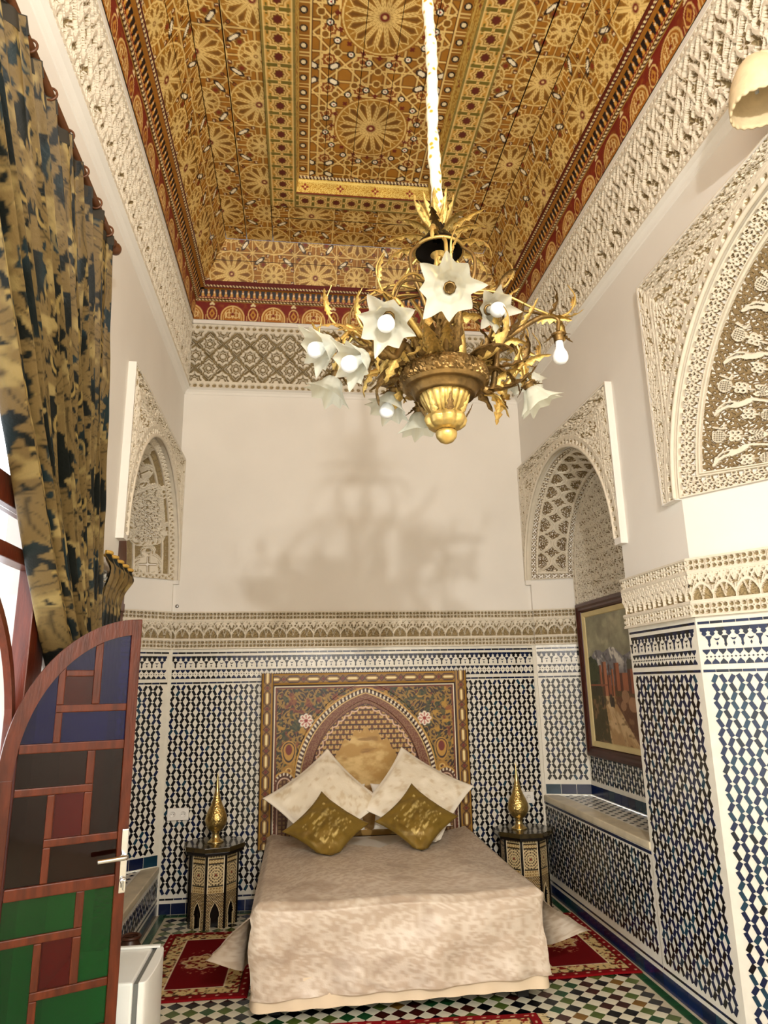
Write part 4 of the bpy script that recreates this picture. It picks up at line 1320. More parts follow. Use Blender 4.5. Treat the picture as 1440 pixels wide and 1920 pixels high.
# arms: mouth of the shade, axis, has shade
SH = [((.405, 1.70, 2.684), (-.24, -.80, -.52), True, 1.12, False), ((.236, 1.80, 2.611), (-.22, -.66, -.72), True, 1.05, True), ((.655, 2.02, 2.815), (.22, -.78, -.45), True, .92, True),
      ((.022, 2.0, 2.622), (-.80, -.25, -.50), True, 1.0, True), ((.127, 1.9, 2.53), (-.75, -.35, -.55), True, .95, True), ((.073, 2.2, 2.545), (-.42, .05, -.9), True, 1.0, False),
      ((.289, 2.25, 2.515), (-.36, -.05, -.92), True, 1.0, True), ((.417, 2.28, 2.449), (.02, .12, -.98), True, 1.0, False), ((.888, 2.1, 2.67), (.0, 0, -1), False, 1.0, True),
      ((.829, 2.15, 2.514), (.45, .0, -.86), True, 1.0, False), ((.86, 2.38, 2.70), (.35, .55, -.5), True, 1.0, True)]
for i, (pm, ax, has, sc, hb) in enumerate(SH):
    ax = Vector(ax).normalized()
    m_ = Vector(L3(pm)); nk = m_-ax*.085*sc
    az = math.atan2(nk.y, nk.x); d = Vector((math.cos(az), math.sin(az), 0)); tn = Vector((-d.y, d.x, 0))
    Rn = math.hypot(nk.x, nk.y)
    entry = nk-ax*.035
    low = entry.z < .30
    if low:
        path = [d*.115+Vector((0, 0, .25)), d*(.17)+Vector((0, 0, .30)), d*(.55*Rn+.05)+Vector((0, 0, max(.235, entry.z-.03)))+tn*.02, d*(Rn*.9)+Vector((0, 0, entry.z+.055)), entry+Vector((0, 0, .045))*1.0-ax*.01, entry]
    else:
        path = [d*.10+Vector((0, 0, .26)), d*.16+Vector((0, 0, .34)), d*(.55*Rn)+Vector((0, 0, entry.z-.03))+tn*.02, d*(Rn*.85)+Vector((0, 0, entry.z+.05)), entry-ax*.03+Vector((0, 0, .02)), entry]
    if Rn < .2:
        path = [d*.12+Vector((0, 0, .2)), d*.17+Vector((0, 0, .22)), d*(Rn+.04)+Vector((0, 0, entry.z+.06)), entry]
    pts = bez([tuple(p) for p in path], 9)
    n = len(pts); t = np.linspace(0, 1, n)
    rad = .0130*(1-.45*t)+.004*np.exp(-((t-.15)/.1)**2)
    V, F = tube(pts, rad, 8)
    arm = link('arm', np_mesh('arm', V, F, M['brass' if i % 2 else 'brass_d'], smooth=True), chand)
    T = np.gradient(pts, axis=0)
    for q, (tt, Ll, cu, mm, side) in enumerate(((.04, .15, 1.2, 'brass', 0), (.13, .12, .5, 'brass_d', .7), (.22, .16, 1.2, 'brass_d', .5), (.32, .13, 2.1, 'brass', -.6), (.42, .15, 1.2, 'brass_d', .4), (.50, .12, .5, 'brass', .8), (.58, .13, 1.2, 'brass', -.5), (.68, .12, 2.1, 'brass_d', .3), (.76, .11, 1.2, 'brass', .6), (.84, .10, 1.2, 'brass', -.3))):
        j = int(tt*(n-1)); D = Vector(T[j]).normalized(); sd = D.cross(Vector((0, 0, 1)))
        up = Vector((0, 0, 1))+sd*side*1.6
        place_leaf(arm, pts[j], D*.9+sd*side*.5+Vector((0, 0, .25 if q % 2 else -.1)), up if q % 3 else -up, Ll, cu, mm, .75)
    # thin twin stems from the crown ribs
    if i in (0, 1, 3, 5, 8, 9, 10, 2):
        for e in (-1, 1):
            p2 = bez([(.03*d.x+.01*e*tn.x, .03*d.y+.01*e*tn.y, .55), tuple(d*(.45*Rn)+tn*.015*e+Vector((0, 0, .54-.02*e))), tuple(d*(.8*Rn)+tn*.012*e+Vector((0, 0, .5*(.52+entry.z+.06)))), tuple(Vector(pts[int(n*.78)])+tn*.004*e)], 8)
            V, F = tube(p2, np.linspace(.0055, .004, len(p2)), 6)
            link('twin_stem', np_mesh('twin_stem', V, F, M['brass_d' if e > 0 else 'brass'], smooth=True), arm)
    # tendril leaf rising behind the shade
    tb = Vector(pts[int(n*.8)])
    p3 = bez([tuple(tb), tuple(tb+d*.05+Vector((0, 0, .03))), tuple(tb+d*.075+Vector((0, 0, .09))), tuple(tb+d*.06+tn*.02+Vector((0, 0, .15)))], 7)
    V, F = tube(p3, np.linspace(.006, .0015, len(p3)), 6)
    tr = link('tendril', np_mesh('tendril', V, F, M['brass'], smooth=True), arm)
    place_leaf(arm, p3[10], Vector((d.x*.4, d.y*.4, 1)), tn, .09, 1.2, 'brass', .7)
    # socket, shade, bulb
    s = link('socket', SOCK, arm); s.matrix_basis = orient(nk-ax*.0, ax)
    for e in range(5):
        a2 = 2*PI*e/5
        x = ax.orthogonal().normalized(); y = ax.cross(x); rd = x*math.cos(a2)+y*math.sin(a2)
        place_leaf(arm, nk-ax*.026+rd*.012, ax*.75+rd*.7, -ax+rd*.5, .052, .5, 'brass_d', 1.0)
    if has:
        g = link('shade', SHADE, arm); g.matrix_basis = orient(nk-ax*.004, ax) @ Matrix.Scale(sc, 4); g['label'] = 'frosted glass flower shade'
    if hb:
        g = link('bulb', BULB, arm); g.matrix_basis = orient(nk+ax*(.006 if has else .004), ax) @ Matrix.Scale(1.0 if has else 1.02, 4); g['label'] = 'white globe bulb'
# long leaf hanging below the right-hand arms
place_leaf(chand, L3((.665, 2.1, 2.535)), (-.25, 0, -1), (0, -1, .2), .125, .5, 'brass', .8)
place_leaf(chand, L3((.665, 2.1, 2.54)), (.1, -.2, -1), (1, 0, .2), .06, .5, 'brass_d', 1.2)
# ------------------------------------------------------------------ bed
M['bedspread'] = mat('beige_brocade_bedspread', '#cdb999', .42, attr='paint', bump=.12, bscale=90, spec=.5)
M['bed_base'] = mat('dark_bed_base', '#0d0b0a', .7)
M['cotton'] = mat('white_cotton', '#f0ebe0', .8, bump=.2, bscale=25)
BX0, BX1, BY0, BY1, BZ = -.225, 1.30, 3.86, 5.60, .535
bed = empty('bed', (.54, 4.72, 0), 'double bed with a dark base hidden under a beige bedspread', 'bed')
def bl(x, y, z): return (x-.54, y-4.72, z)
def bbox(name, x0, x1, y0, y1, z0, z1, m, bev): return box_obj(name, x0-.54, x1-.54, y0-4.72, y1-4.72, z0, z1, m, bed, bev)
bbox('bed_base', BX0+.06, BX1-.06, BY0+.06, BY1-.01, .12, .28, M['bed_base'], .01)
bbox('mattress', BX0+.03, BX1-.03, BY0+.03, BY1-.005, .285, BZ-.04, M['cotton'], .03)
for x in (BX0+.12, BX1-.12):
    for y in (BY0+.15, BY1-.12): bbox('leg', x-.03, x+.03, y-.03, y+.03, .0, .119, M['bed_base'], .005)
# fitted valance: lighter layer that shows under the hem
def ring_path(x0, x1, y0, y1, rc, n_corner=10, step=.02):
    """open path: left side back->front, front, right side front->back"""
    P = []
    for y in np.arange(y1, y0+rc, -step): P.append((x0, y))
    for t in np.linspace(0, PI/2, n_corner): P.append((x0+rc-rc*math.cos(t), y0+rc-rc*math.sin(t)))
    for x in np.arange(x0+rc+step, x1-rc, step): P.append((x, y0))
    for t in np.linspace(0, PI/2, n_corner): P.append((x1-rc+rc*math.sin(t), y0+rc-rc*math.cos(t)))
    for y in np.arange(y0+rc+step, y1, step): P.append((x1, y))
    return np.array(P)
def brocade(u, v, warm=0.0):
    c = np.tile(np.array(lin('#b7a591')), (len(u), 1))
    n = fbm(u*7, v*7, 5, 11); sw = pat_arab(u+.1*n, v+.1*n, .11, 2)*.5+.5*fbm(u*22, v*22, 4, 12)
    c = mixc(c, '#d0c4b3', ss(.35, .8, sw)*.8); c = mixc(c, '#9f8c79', ss(.58, .8, n)*.6)
    return c
def spread():
    ptop = ring_path(BX0, BX1, BY0, BY1-.02, .05)
    n = len(ptop)
    dxy = np.gradient(ptop, axis=0); nr = np.stack([-dxy[:, 1], dxy[:, 0]], -1)*-1; nr /= np.linalg.norm(nr, axis=1)[:, None]+1e-9
    cen = np.array([.54, 4.9])
    flip = np.sum(nr*(ptop-cen), 1) < 0; nr[flip] *= -1
    s = np.concatenate([[0], np.cumsum(np.linalg.norm(np.diff(ptop, axis=0), axis=1))])
    iL = np.argmin(np.linalg.norm(ptop-np.array([BX0, BY0]), axis=1)); iR = np.argmin(np.linalg.norm(ptop-np.array([BX1, BY0]), axis=1))
    sL, sR = s[iL], s[iR]
    nd = 46
    rows = []; cols = []
    # top: from centre line outwards in concentric rings
    nk = 110
    V = []; C = []
    for k in range(nk):
        f = 1-(k/(nk-1)); f = 1-(1-f)
        w = k/(nk-1)
        q = cen+(ptop-cen)*np.array([w, w])[None]
        q[:, 1] = np.where(w < 1, q[:, 1], q[:, 1])
        e = np.minimum(np.minimum(q[:, 0]-BX0, BX1-q[:, 0]), np.minimum(q[:, 1]-BY0+.0, .5))
        z = BZ+.022*ss(0, .45, e)-.03*(1-ss(0, .06, e))**2
        z += .005*np.sin(q[:, 0]*9+q[:, 1]*4)+.012*(fbm(q[:, 0]*5, q[:, 1]*5, 3, 5)-.5)
        V.append(np.column_stack([q, z])); C.append(brocade(q[:, 0], q[:, 1]))
    # drape
    zr = V[-1][:, 2]
    front = np.exp(-(np.maximum(0, np.maximum(sL-s, s-sR))/.08)**2)
    for k in range(1, nd):
        t = k/(nd-1)
        hem = .155-.02*(s-sL)/(sR-sL)*0
        ix = np.arange(n); flL = np.where(ix < iL, np.exp(-((sL-s)/.13)**2), 0); flR = np.where(ix > iR, np.exp(-((s-sR)/.13)**2), 0)
        gt = max(0, (t-.18)/.82)**1.15
        hem = .115+.03*np.clip((s-sL)/(sR-sL), 0, 1)+.15*flL+.15*flR+.05*((ix < iL) | (ix > iR))
        z = zr+(hem-zr)*t
        fold = (.010*np.sin(s*17+1.3)+.006*np.sin(s*31+t*2)+.045*(fbm(s*4+t*1.2, s*0+t*2.0, 4, 21)-.5)+.018*(1-np.abs(2*fbm(s*5-t*2.5, s*0+t*1.5, 2, 27)-1)**.6-.4))*(t**.8)
        out = .018*math.sin(t*PI*.5)+fold+.05*t*t*front*0+0*t
        out = out+.022*np.sin((s-sL)*6.5+t*3.5)*np.sin(t*PI)*front
        q = ptop+nr*out[:, None]
        q[:, 0] += -.215*flL*gt+.20*flR*gt; q[:, 1] += -.05*(flL+flR)*gt
        V.append(np.column_stack([q, z])); C.append(brocade(s*1.0, 3+t*.45))
    V = np.array(V); C = np.array(C)
    nk2 = V.shape[0]
    P = V.reshape(-1, 3)
    FF = grid_faces(nk2, n); rI = np.arange(len(FF))//(n-1); rJ = np.arange(len(FF)) % (n-1)
    FF = FF[~(((rJ == iL-1) | (rJ == iR)) & (rI >= nk-1+int(.2*nd)))]      # the corners are slit
    return np_mesh('bedspread', P, FF, M['bedspread'], colors=C.reshape(-1, 3), smooth=True), ptop, nr, s, sL, sR
me, ptop, nrm, s_, sL_, sR_ = spread()
spr = empty('bedspread', (.54, BY0, .1), 'beige patterned bedspread with flared corners draped over the bed', 'bedspread')
o = link('cover', me, spr, (-.54, -BY0, -.1))
V = []; 
ncol = len(ptop)
for k in range(10):
    t = k/9
    z = .20+(.062+.02*np.clip((s_-sL_)/(sR_-sL_), 0, 1)-.20)*t
    out = -.012+.012*t+.006*np.sin(s_*40)*t
    q = ptop+nrm*out[:, None]; V.append(np.column_stack([q, z]))
V = np.array(V).reshape(-1, 3)
link('valance', np_mesh('valance', V, grid_faces(10, ncol), mat('pale_beige_cotton', '#d6c3a6', .7), smooth=True), bed, (-.54, -4.72, 0))

# ------------------------------------------------------------------ headboard
HX0, HX1, HZ0, HZ1, HY = -.295, 1.345, .42, 1.695, YB-.02
hb = empty('headboard', (.525, HY, HZ0), 'painted wooden headboard with a carved horseshoe arch above the pillows', 'headboard')
def hl(x, y, z): return (x-.525, y-HY, z-HZ0)
def paint_head(u, v):
    """u: -1..1 over the half width .725, v: 0..1.2 metres from the bottom of the inner panel"""
    W_, H_ = .725, 1.16
    x = np.abs(u); xs = u; y = v
    c = np.tile(np.array(lin('#2a150c')), (len(u), 1))
    # floral spandrels
    n = pat_arab(u, v, .08, 3)
    c = mixc(c, '#94722e', ss(.55, .75, n)); 
    m2 = fbm(u*14+5, v*14, 3, 31); c = mixc(c, '#b98c30', ss(.64, .7, m2)*.8); c = mixc(c, '#7a3018', ss(.66, .72, fbm(u*24, v*24, 2, 37))*.7); c = mixc(c, '#22351c', ss(.60, .66, fbm(u*24+9, v*24, 2, 41))*.8)
    # daisies and teardrops
    for fx, fy, R_ in ((.47, .88, .055),):
        r = np.hypot(x-fx, y-fy); th = np.arctan2(y-fy, x-fx)
        c = mixc(c, '#e9dccb', 1-ss(-.004, .004, r-R_*(.8+.25*np.abs(np.cos(4*th))))); c = mixc(c, '#a8331c', ((np.cos(8*th) > .2) & (r < R_*.85))*.8); c = mixc(c, '#8c1f12', 1-ss(.012, .016, r))
    tx, ty = x-.60, y-.66
    drop = np.hypot(tx*1.5, ty*(1+.25*np.sign(ty)))-.085
    c = mixc(c, '#b98a36', 1-ss(-.004, .004, drop)); c = mixc(c, '#2a120c', ln(drop+.018, .006)); c = mixc(c, '#6d1f10', 1-ss(-.003, .003, np.hypot(tx*1.4, ty*.9)-.036))
    rr = np.hypot(x-.60, y-.50); c = mixc(c, '#a87a2c', ln(rr-.034, .012)); c = mixc(c, '#d9b66a', ln(rr-.02, .005))
    # main arch: pointed horseshoe
    cx, cy, R1 = -.202, .405, .762
    d = np.hypot(x-cx, (y-cy))-R1
    leg = x-(R1+cx)
    d = np.where(y > cy, d, x-.56)
    inside = d < 0
    # concentric bands: rope, dark scroll, plain
    al = np.where(y > cy, np.arctan2(y-cy, x-cx)*R1, y-cy)
    c = mixc(c, '#3a170e', inside*1.0)
    band = (-d)
    c = mixc(c, '#6d3420', ((band > .052) & (band < .125))*1.0); c = mixc(c, '#8d6a48', ss(.5, .7, pat_arab(al, band, .04, 2))*((band > .055) & (band < .12))*.8)
    c = mixc(c, '#c79b4a', ln(band-.002, .006)); c = mixc(c, '#d6b777', ln(band-.048, .004))
    ropee = (band > .010) & (band < .040)
    c = mixc(c, '#e8dcc2', ropee*ss(-.1, .3, np.sin(al*2*PI/.034+band*55))*1.0)
    # stalactite zone: rows of small pendants
    zone = band > .13
    row = np.floor((y+.002)/.038); xo = per(u+.5*.05*(row % 2), .05); yo = y-row*.038
    cell = np.where(zone, 1, 0)
    base = np.array(lin('#6a3a1c'))
    c = mixc(c, base, zone*1.0)
    c = mixc(c, '#a9803f', zone*((np.abs(xo) < .016) & (yo > .008) & (yo < .034))*1.0)
    c = mixc(c, '#2a120a', zone*ln(yo-.004, .004)); c = mixc(c, '#d0ad6c', zone*ln(np.hypot(xo, (yo-.03))-.012, .004)*.9)
    # scalloped pink outline
    sc = .138+.018*np.abs(np.sin(al*2*PI/.16))
    c = mixc(c, '#d9b9a0', ln(band-sc, .0055)*(band > .09))
    # golden niche in the middle
    hmax = .60+.0*y
    top = .80-.50*np.maximum(0, x-.04)**1.15*2.0+.025*np.cos(x*2*PI/.085)
    nich = (x < .235) & (y < np.minimum(top, 9)) & (y > -.1)
    c = mixc(c, '#b58d46', nich*1.0); gn = fbm(u*9, v*14, 5, 51)
    c = mixc(c, '#d8b878', nich*ss(.45, .75, gn)); c = mixc(c, '#8a6226', nich*ss(.6, .75, fbm(u*6+3, v*22, 4, 57))*.8)
    # small side arches
    sx = x-.63; dd = np.where(y > .38, np.hypot(sx-.0, (y-.38)*.8)-.092, np.abs(sx)-.092)
    c = mixc(c, '#55301c', (dd < 0)*1.0); c = mixc(c, '#e8dcc2', ((dd < -.006) & (dd > -.022))*ss(-.1, .3, np.sin(np.where(y > .38, np.arctan2(y-.38, sx)*.09, y)*2*PI/.026))); c = mixc(c, '#c79b4a', ln(dd, .005)); c = mixc(c, '#d9b9a0', ln(dd+.038, .004))
    c = mixc(c, '#8a6a40', (dd < -.042)*((np.abs(per(sx, .03)) < .009) & (np.abs(per(y, .03)) < .010))*1.0)
    # outline
    ex = W_-x; ey = H_-y
    e = np.minimum(ex, ey)
    c = mixc(c, '#e9dcc0', ln(e-.010, .004)); c = mixc(c, '#2a0f08', (e < .006)*1.0); c = mixc(c, '#6a2a14', ln(e-.022, .006))
    return c
def head_rel(u, v):
    x = np.abs(u); d = np.hypot(x+.202, (v-.405))-.762; d = np.where(v > .405, d, x-.56)
    return np.where(d < -.13, -.018, np.where(d < -.05, -.008, np.where(d < 0, .008, 0)))
IX0, IX1, IZ0, IZ1 = HX0+.095, HX1-.095, HZ0+.06, HZ1-.095
nu, nv = 360, 275
u, v = np.meshgrid(np.linspace(-.725, .725, nu), np.linspace(0, IZ1-IZ0, nv), indexing='ij'); u = u.ravel(); v = v.ravel()
P = np.stack([u*(IX1-IX0)/1.45, np.full_like(u, -.045)-head_rel(u, v), v+IZ0-HZ0], -1)
M['paint_s'] = mat('painted_headboard_wood', '#ffffff', .42, attr='paint', bump=.1, bscale=80)
link('painted_panel', np_mesh('painted_panel', P, grid_faces(nu, nv), M['paint_s'], colors=paint_head(u, v*1.16/(IZ1-IZ0))), hb)
def paint_frame(u, v, H_):
    p = .155
    c = np.tile(np.array(lin('#8c641f')), (len(u), 1)); c = c*(.85+.3*fbm(u*20, v*20, 3, 61))[:, None]
    x = per(u, p); y = np.abs(v-H_/2)
    lz = np.maximum(np.abs(x)-.036, 0)+y
    c = mixc(c, '#3a1810', ln(np.maximum(np.abs(x)-.034, 0)*.8+y-.024, .0045)); c = mixc(c, '#ecd9a0', 1-ss(.008, .011, np.maximum(np.abs(x)-.030, 0)*.7+y))
    x2 = per(u+p/2, p); dm = np.abs(x2)+y
    c = mixc(c, '#6d1f12', 1-ss(.014, .017, dm)); c = mixc(c, '#3a1810', ln(dm-.024, .0045))
    e = np.minimum(v, H_-v); c = mixc(c, '#4a2a0c', (e < .008)*1.0); c = mixc(c, '#c49a44', ln(e-.012, .003))
    return c
def frame_bar(name, A, U, Vd, L, Wd):
    nu, nv = int(L/.005), int(Wd/.005)
    u, v = np.meshgrid(np.linspace(0, L, nu), np.linspace(0, Wd, nv), indexing='ij'); u = u.ravel(); v = v.ravel()
    e = np.minimum(v, Wd-v); hh = .065+.006*ss(0, .02, e)
    P = np.array(A)+u[:, None]*np.array(U)+v[:, None]*np.array(Vd)+np.stack([0*u, -hh, 0*u], -1)
    link(name, np_mesh(name, P, grid_faces(nu, nv), M['paint_s'], colors=paint_frame(u, v, Wd)), hb)
wF = .095
frame_bar('frame_stile', hl(HX0, HY, HZ0), (0, 0, 1), (1, 0, 0), HZ1-HZ0, wF)
frame_bar('frame_stile', hl(HX1-wF, HY, HZ0), (0, 0, 1), (1, 0, 0), HZ1-HZ0, wF)
frame_bar('frame_rail', hl(HX0+wF, HY, HZ1-wF), (1, 0, 0), (0, 0, 1), HX1-HX0-2*wF, wF)
frame_bar('frame_rail', hl(HX0+wF, HY, HZ0), (1, 0, 0), (0, 0, 1), HX1-HX0-2*wF, .06)
a = Acc(); a.box(HX0-.525, HX1-.525, -.064, 0, 0, HZ1-HZ0)
a2 = Acc()
w_ = HX1-HX0
a2.box(-w_/2, w_/2, -.015, 0, 0, HZ1-HZ0); a2.box(-w_/2, -w_/2+wF, -.0645, -.0151, 0, HZ1-HZ0); a2.box(w_/2-wF, w_/2, -.0645, -.0151, 0, HZ1-HZ0); a2.box(-w_/2+wF+.0005, w_/2-wF-.0005, -.0645, -.0151, HZ1-HZ0-wF, HZ1-HZ0)
a2.obj('board', M['wood_dark'], hb)

# ------------------------------------------------------------------ pillows
def pillow_mesh(name, w, h, t, m, flange=0.0, piping=False, seed=1, cfun=None, pinch=.10, wr=.5):
    n = 46
    V = []
    g = np.linspace(-1, 1, n)
    U, Vv = np.meshgrid(g, g, indexing='ij'); U = U.ravel(); Vv = Vv.ravel()
    au, av = np.abs(U), np.abs(Vv)
    k = 1-flange
    e = np.clip((1-np.maximum(au, 0)/k), 0, 1)*np.clip((1-av/k), 0, 1)
    th = t*np.clip(e, 0, 1)**.42
    px = U*(1-pinch*(1-av**2)*au**2)*w/2; py = Vv*(1-pinch*(1-au**2)*av**2)*h/2
    wob = (fbm(U*3+seed, Vv*3, 4, seed)-.5)*.020*(e > 0)*wr*2
    wr2 = .004*np.sin((U+Vv)*9+seed)*np.clip(1-e*2, 0, 1)
    top = np.stack([px, py, th+(wob+wr2)*np.clip(e*6, 0, 1)+.003], -1); bot = np.stack([px, py, -th*.8-.003], -1)
    F = grid_faces(n, n); F2 = grid_faces(n, n, flip=True)+n*n
    P = np.concatenate([top, bot]); FF = [F, F2]
    # rim
    rim = [i*n for i in range(n)]+[(n-1)*n+j for j in range(1, n)]+[i*n+n-1 for i in range(n-2, -1, -1)]+[j for j in range(n-2, 0, -1)]
    rim = np.array(rim); r2 = np.roll(rim, -1)
    FF.append(np.stack([rim, rim+n*n, r2+n*n, r2], -1))
    cc = None
    if cfun is not None:
        c1 = cfun(U, Vv); cc = np.concatenate([c1, c1])
    return np_mesh(name, P, np.concatenate(FF), m, colors=cc, smooth=True)
def c_sham(U, V):
    c = np.tile(np.array(lin('#e6dcc6')), (len(U), 1)); n = fbm(U*4+2, V*4, 5, 71)
    c = mixc(c, '#cdba98', ss(.5, .68, fbm(U*7, V*7, 5, 72))*.8); c = mixc(c, '#efe6d2', ss(.5, .7, n)); 
    return mixc(c, '#efe7d6', (np.maximum(np.abs(U), np.abs(V)) > .88)*.8)
def c_gold(U, V):
    c = np.tile(np.array(lin('#7d6527')), (len(U), 1))
    q = ss(.55, .70, fbm(U*5+1, V*16, 4, 81))*(np.maximum(np.abs(U), np.abs(V)) < .62)
    c = mixc(c, '#d2bd78', q*.9); return mixc(c, '#5c4718', ss(.5, .75, fbm(U*3, V*3, 3, 83))*.6)
M['sham'] = mat('pale_brocade_sham', '#ffffff', .55, attr='paint', bump=.15, bscale=80)
def gold_mat():
    m = mat('gold_satin', '#ffffff', .38, .25, attr='paint', bump=.25, bscale=35)
    return m
M['goldsatin'] = gold_mat()
def put(o, C, xdir, ydir, zmin=None):
    x = Vector(xdir).normalized(); y = Vector(ydir); y = (y-x*y.dot(x)).normalized(); z = x.cross(y)
    o.matrix_basis = Matrix(((x.x, y.x, z.x, C[0]), (x.y, y.y, z.y, C[1]), (x.z, y.z, z.z, C[2]), (0, 0, 0, 1)))
    if zmin:                      # the lower corner is squashed where it sits on the bed
        mi = o.matrix_basis.inverted()
        for vt in o.data.vertices:
            w = o.matrix_basis @ vt.co
            if w.z < zmin: w.z = zmin+.02*(w.z-zmin); vt.co = mi @ w
# flat white pillows behind
for x, lab in ((.20, 'plain white pillow leaning flat behind the left brocade sham'), (.84, 'plain white pillow leaning flat behind the right brocade sham')):
    o = link('pillow', pillow_mesh('pillow', .60, .36, .07, M['cotton'], 0, seed=int(x*10)+3)); put(o, (x, 5.46, .70), (1, 0, 0), (0, .35, 1), .573); tag(o, lab, 'pillow', 'white pillows')
# diamond-set shams: corners point up
def diamond(name, C, size, t, m, cf, rot, lean, lab, cat, grp, fl, seed, yaw=0, pinch=.10):
    o = link(name, pillow_mesh(name, size, size, t, m, fl, seed=seed, cfun=cf, pinch=pinch))
    up = Vector((math.sin(yaw)*0, math.sin(lean), math.cos(lean))); rt = Vector((math.cos(yaw), math.sin(yaw), 0))
    c, s = math.cos(rot), math.sin(rot)
    put(o, C, rt*c+up*s, -rt*s+up*c, .573); tag(o, lab, cat, grp); return o
diamond('brocade_sham', (.185, 5.20, .815), .61, .075, M['sham'], c_sham, math.radians(41), math.radians(42), 'cream brocade sham standing on its corner, left of the pair', 'pillow', 'cream brocade shams', .07, 2)
diamond('brocade_sham', (.845, 5.19, .815), .61, .075, M['sham'], c_sham, math.radians(-36), math.radians(42), 'cream brocade sham standing on its corner, right of the pair', 'pillow', 'cream brocade shams', .07, 5)
diamond('gold_cushion', (.185, 4.88, .695), .405, .058, M['goldsatin'], c_gold, math.radians(49), math.radians(48), 'gold satin cushion on its corner, lower and left of the two', 'cushion', 'gold satin cushions', 0, 3, .05, .13)
diamond('gold_cushion', (.79, 4.90, .72), .40, .058, M['goldsatin'], c_gold, math.radians(46), math.radians(46), 'gold satin cushion on its corner, higher and right of the two', 'cushion', 'gold satin cushions', 0, 8, -.06, .13)
# ------------------------------------------------------------------ octagonal inlaid tables
M['ebony'] = mat('black_lacquer_wood', '#120d0a', .25, var=.2)
M['inlay'] = mat('bone_inlay', '#ffffff', .35, attr='paint')
M['table_top'] = mat('polished_dark_top', '#3a3018', .18, var=.35, vscale=30, coat=.5)
def brick_inlay():
    m = mat('bone_brick_inlay', '#c9b48a', .4)
    nt = m.node_tree; b = nt.nodes['Principled BSDF']
    tc = nt.nodes.new('ShaderNodeTexCoord'); mp = nt.nodes.new('ShaderNodeMapping'); mp.inputs['Rotation'].default_value = (PI/2, 0, 0)
    br = nt.nodes.new('ShaderNodeTexBrick'); br.inputs['Scale'].default_value = 1
    br.inputs['Brick Width'].default_value = .016; br.inputs['Row Height'].default_value = .0085; br.inputs['Mortar Size'].default_value = .0022
    br.inputs['Color1'].default_value = (*lin('#e2cf9f'), 1); br.inputs['Color2'].default_value = (*lin('#c8ac70'), 1); br.inputs['Mortar'].default_value = (*lin('#3a2412'), 1)
    nt.links.new(tc.outputs['Object'], mp.inputs['Vector']); nt.links.new(mp.outputs['Vector'], br.inputs['Vector']); nt.links.new(br.outputs['Color'], b.inputs['Base Color'])
    return m
M['brick_inlay'] = brick_inlay()
def paint_inlay(u, v, W_, H_):
    c = np.tile(np.array(lin('#d6c498')), (len(u), 1))
    y = v/H_
    bands = ((.0, .16, 'b'), (.20, .74, 's'), (.78, .88, 'b'), (.90, 1.0, 't'))
    p = .03
    st = star8(per(u, W_/2*.66), per(v-H_*.47, W_/2*.66))
    r = np.hypot(u, v-H_*.47); th = np.arctan2(v-H_*.47, u)
    s = (y > .20) & (y < .74)
    c = np.where(s[:, None], np.array(lin('#3c2412'))[None], c)
    g = np.abs(np.sin(4*th))*r; c = mixc(c, '#dcc898', s*np.maximum(ln(per(r, .018), .0035), ln(np.abs(per(u+v, .021)), .0026)*.9)); c = mixc(c, '#dcc898', s*ln(per(u-v, .021), .0026)*.9)
    c = mixc(c, '#7a2a14', s*(1-ss(.007, .009, r)))
    b = ((y < .16) | ((y > .78) & (y < .88)))
    c = np.where(b[:, None], np.array(lin('#8d6c36'))[None], c); c = mixc(c, '#e0cc9a', b*ln(np.hypot(per(u, .02), per(v, .02))-.006, .0025))
    tt = y > .9; c = np.where(tt[:, None], np.array(lin('#cdb887'))[None], c); c = mixc(c, '#2a1a10', tt*ln(np.hypot(per(u, .018), v-H_*.95)-.004, .002))
    for k in (.18, .76, .89): c = mixc(c, '#140c08', ln((y-k)*H_, .004))
    e = W_/2-np.abs(u); return mixc(c, '#ece0c0', ln(e-.003, .003))
def octagon(r, a0=PI/8): return [(r*math.cos(a0+k*PI/4), r*math.sin(a0+k*PI/4)) for k in range(8)]
def prism_obj(name, pts, z0, z1, m, parent, bevel=.003):
    a = Acc(); n = len(pts)
    fr = Fr((0, 0, 0), (1, 0, 0), (0, 0, 1), (0, 1, 0))
    a.prism(pts, fr, z0, z1); a.poly([(x, y, z0) for x, y in reversed(pts)])
    return a.obj(name, m, parent, bevel=bevel)
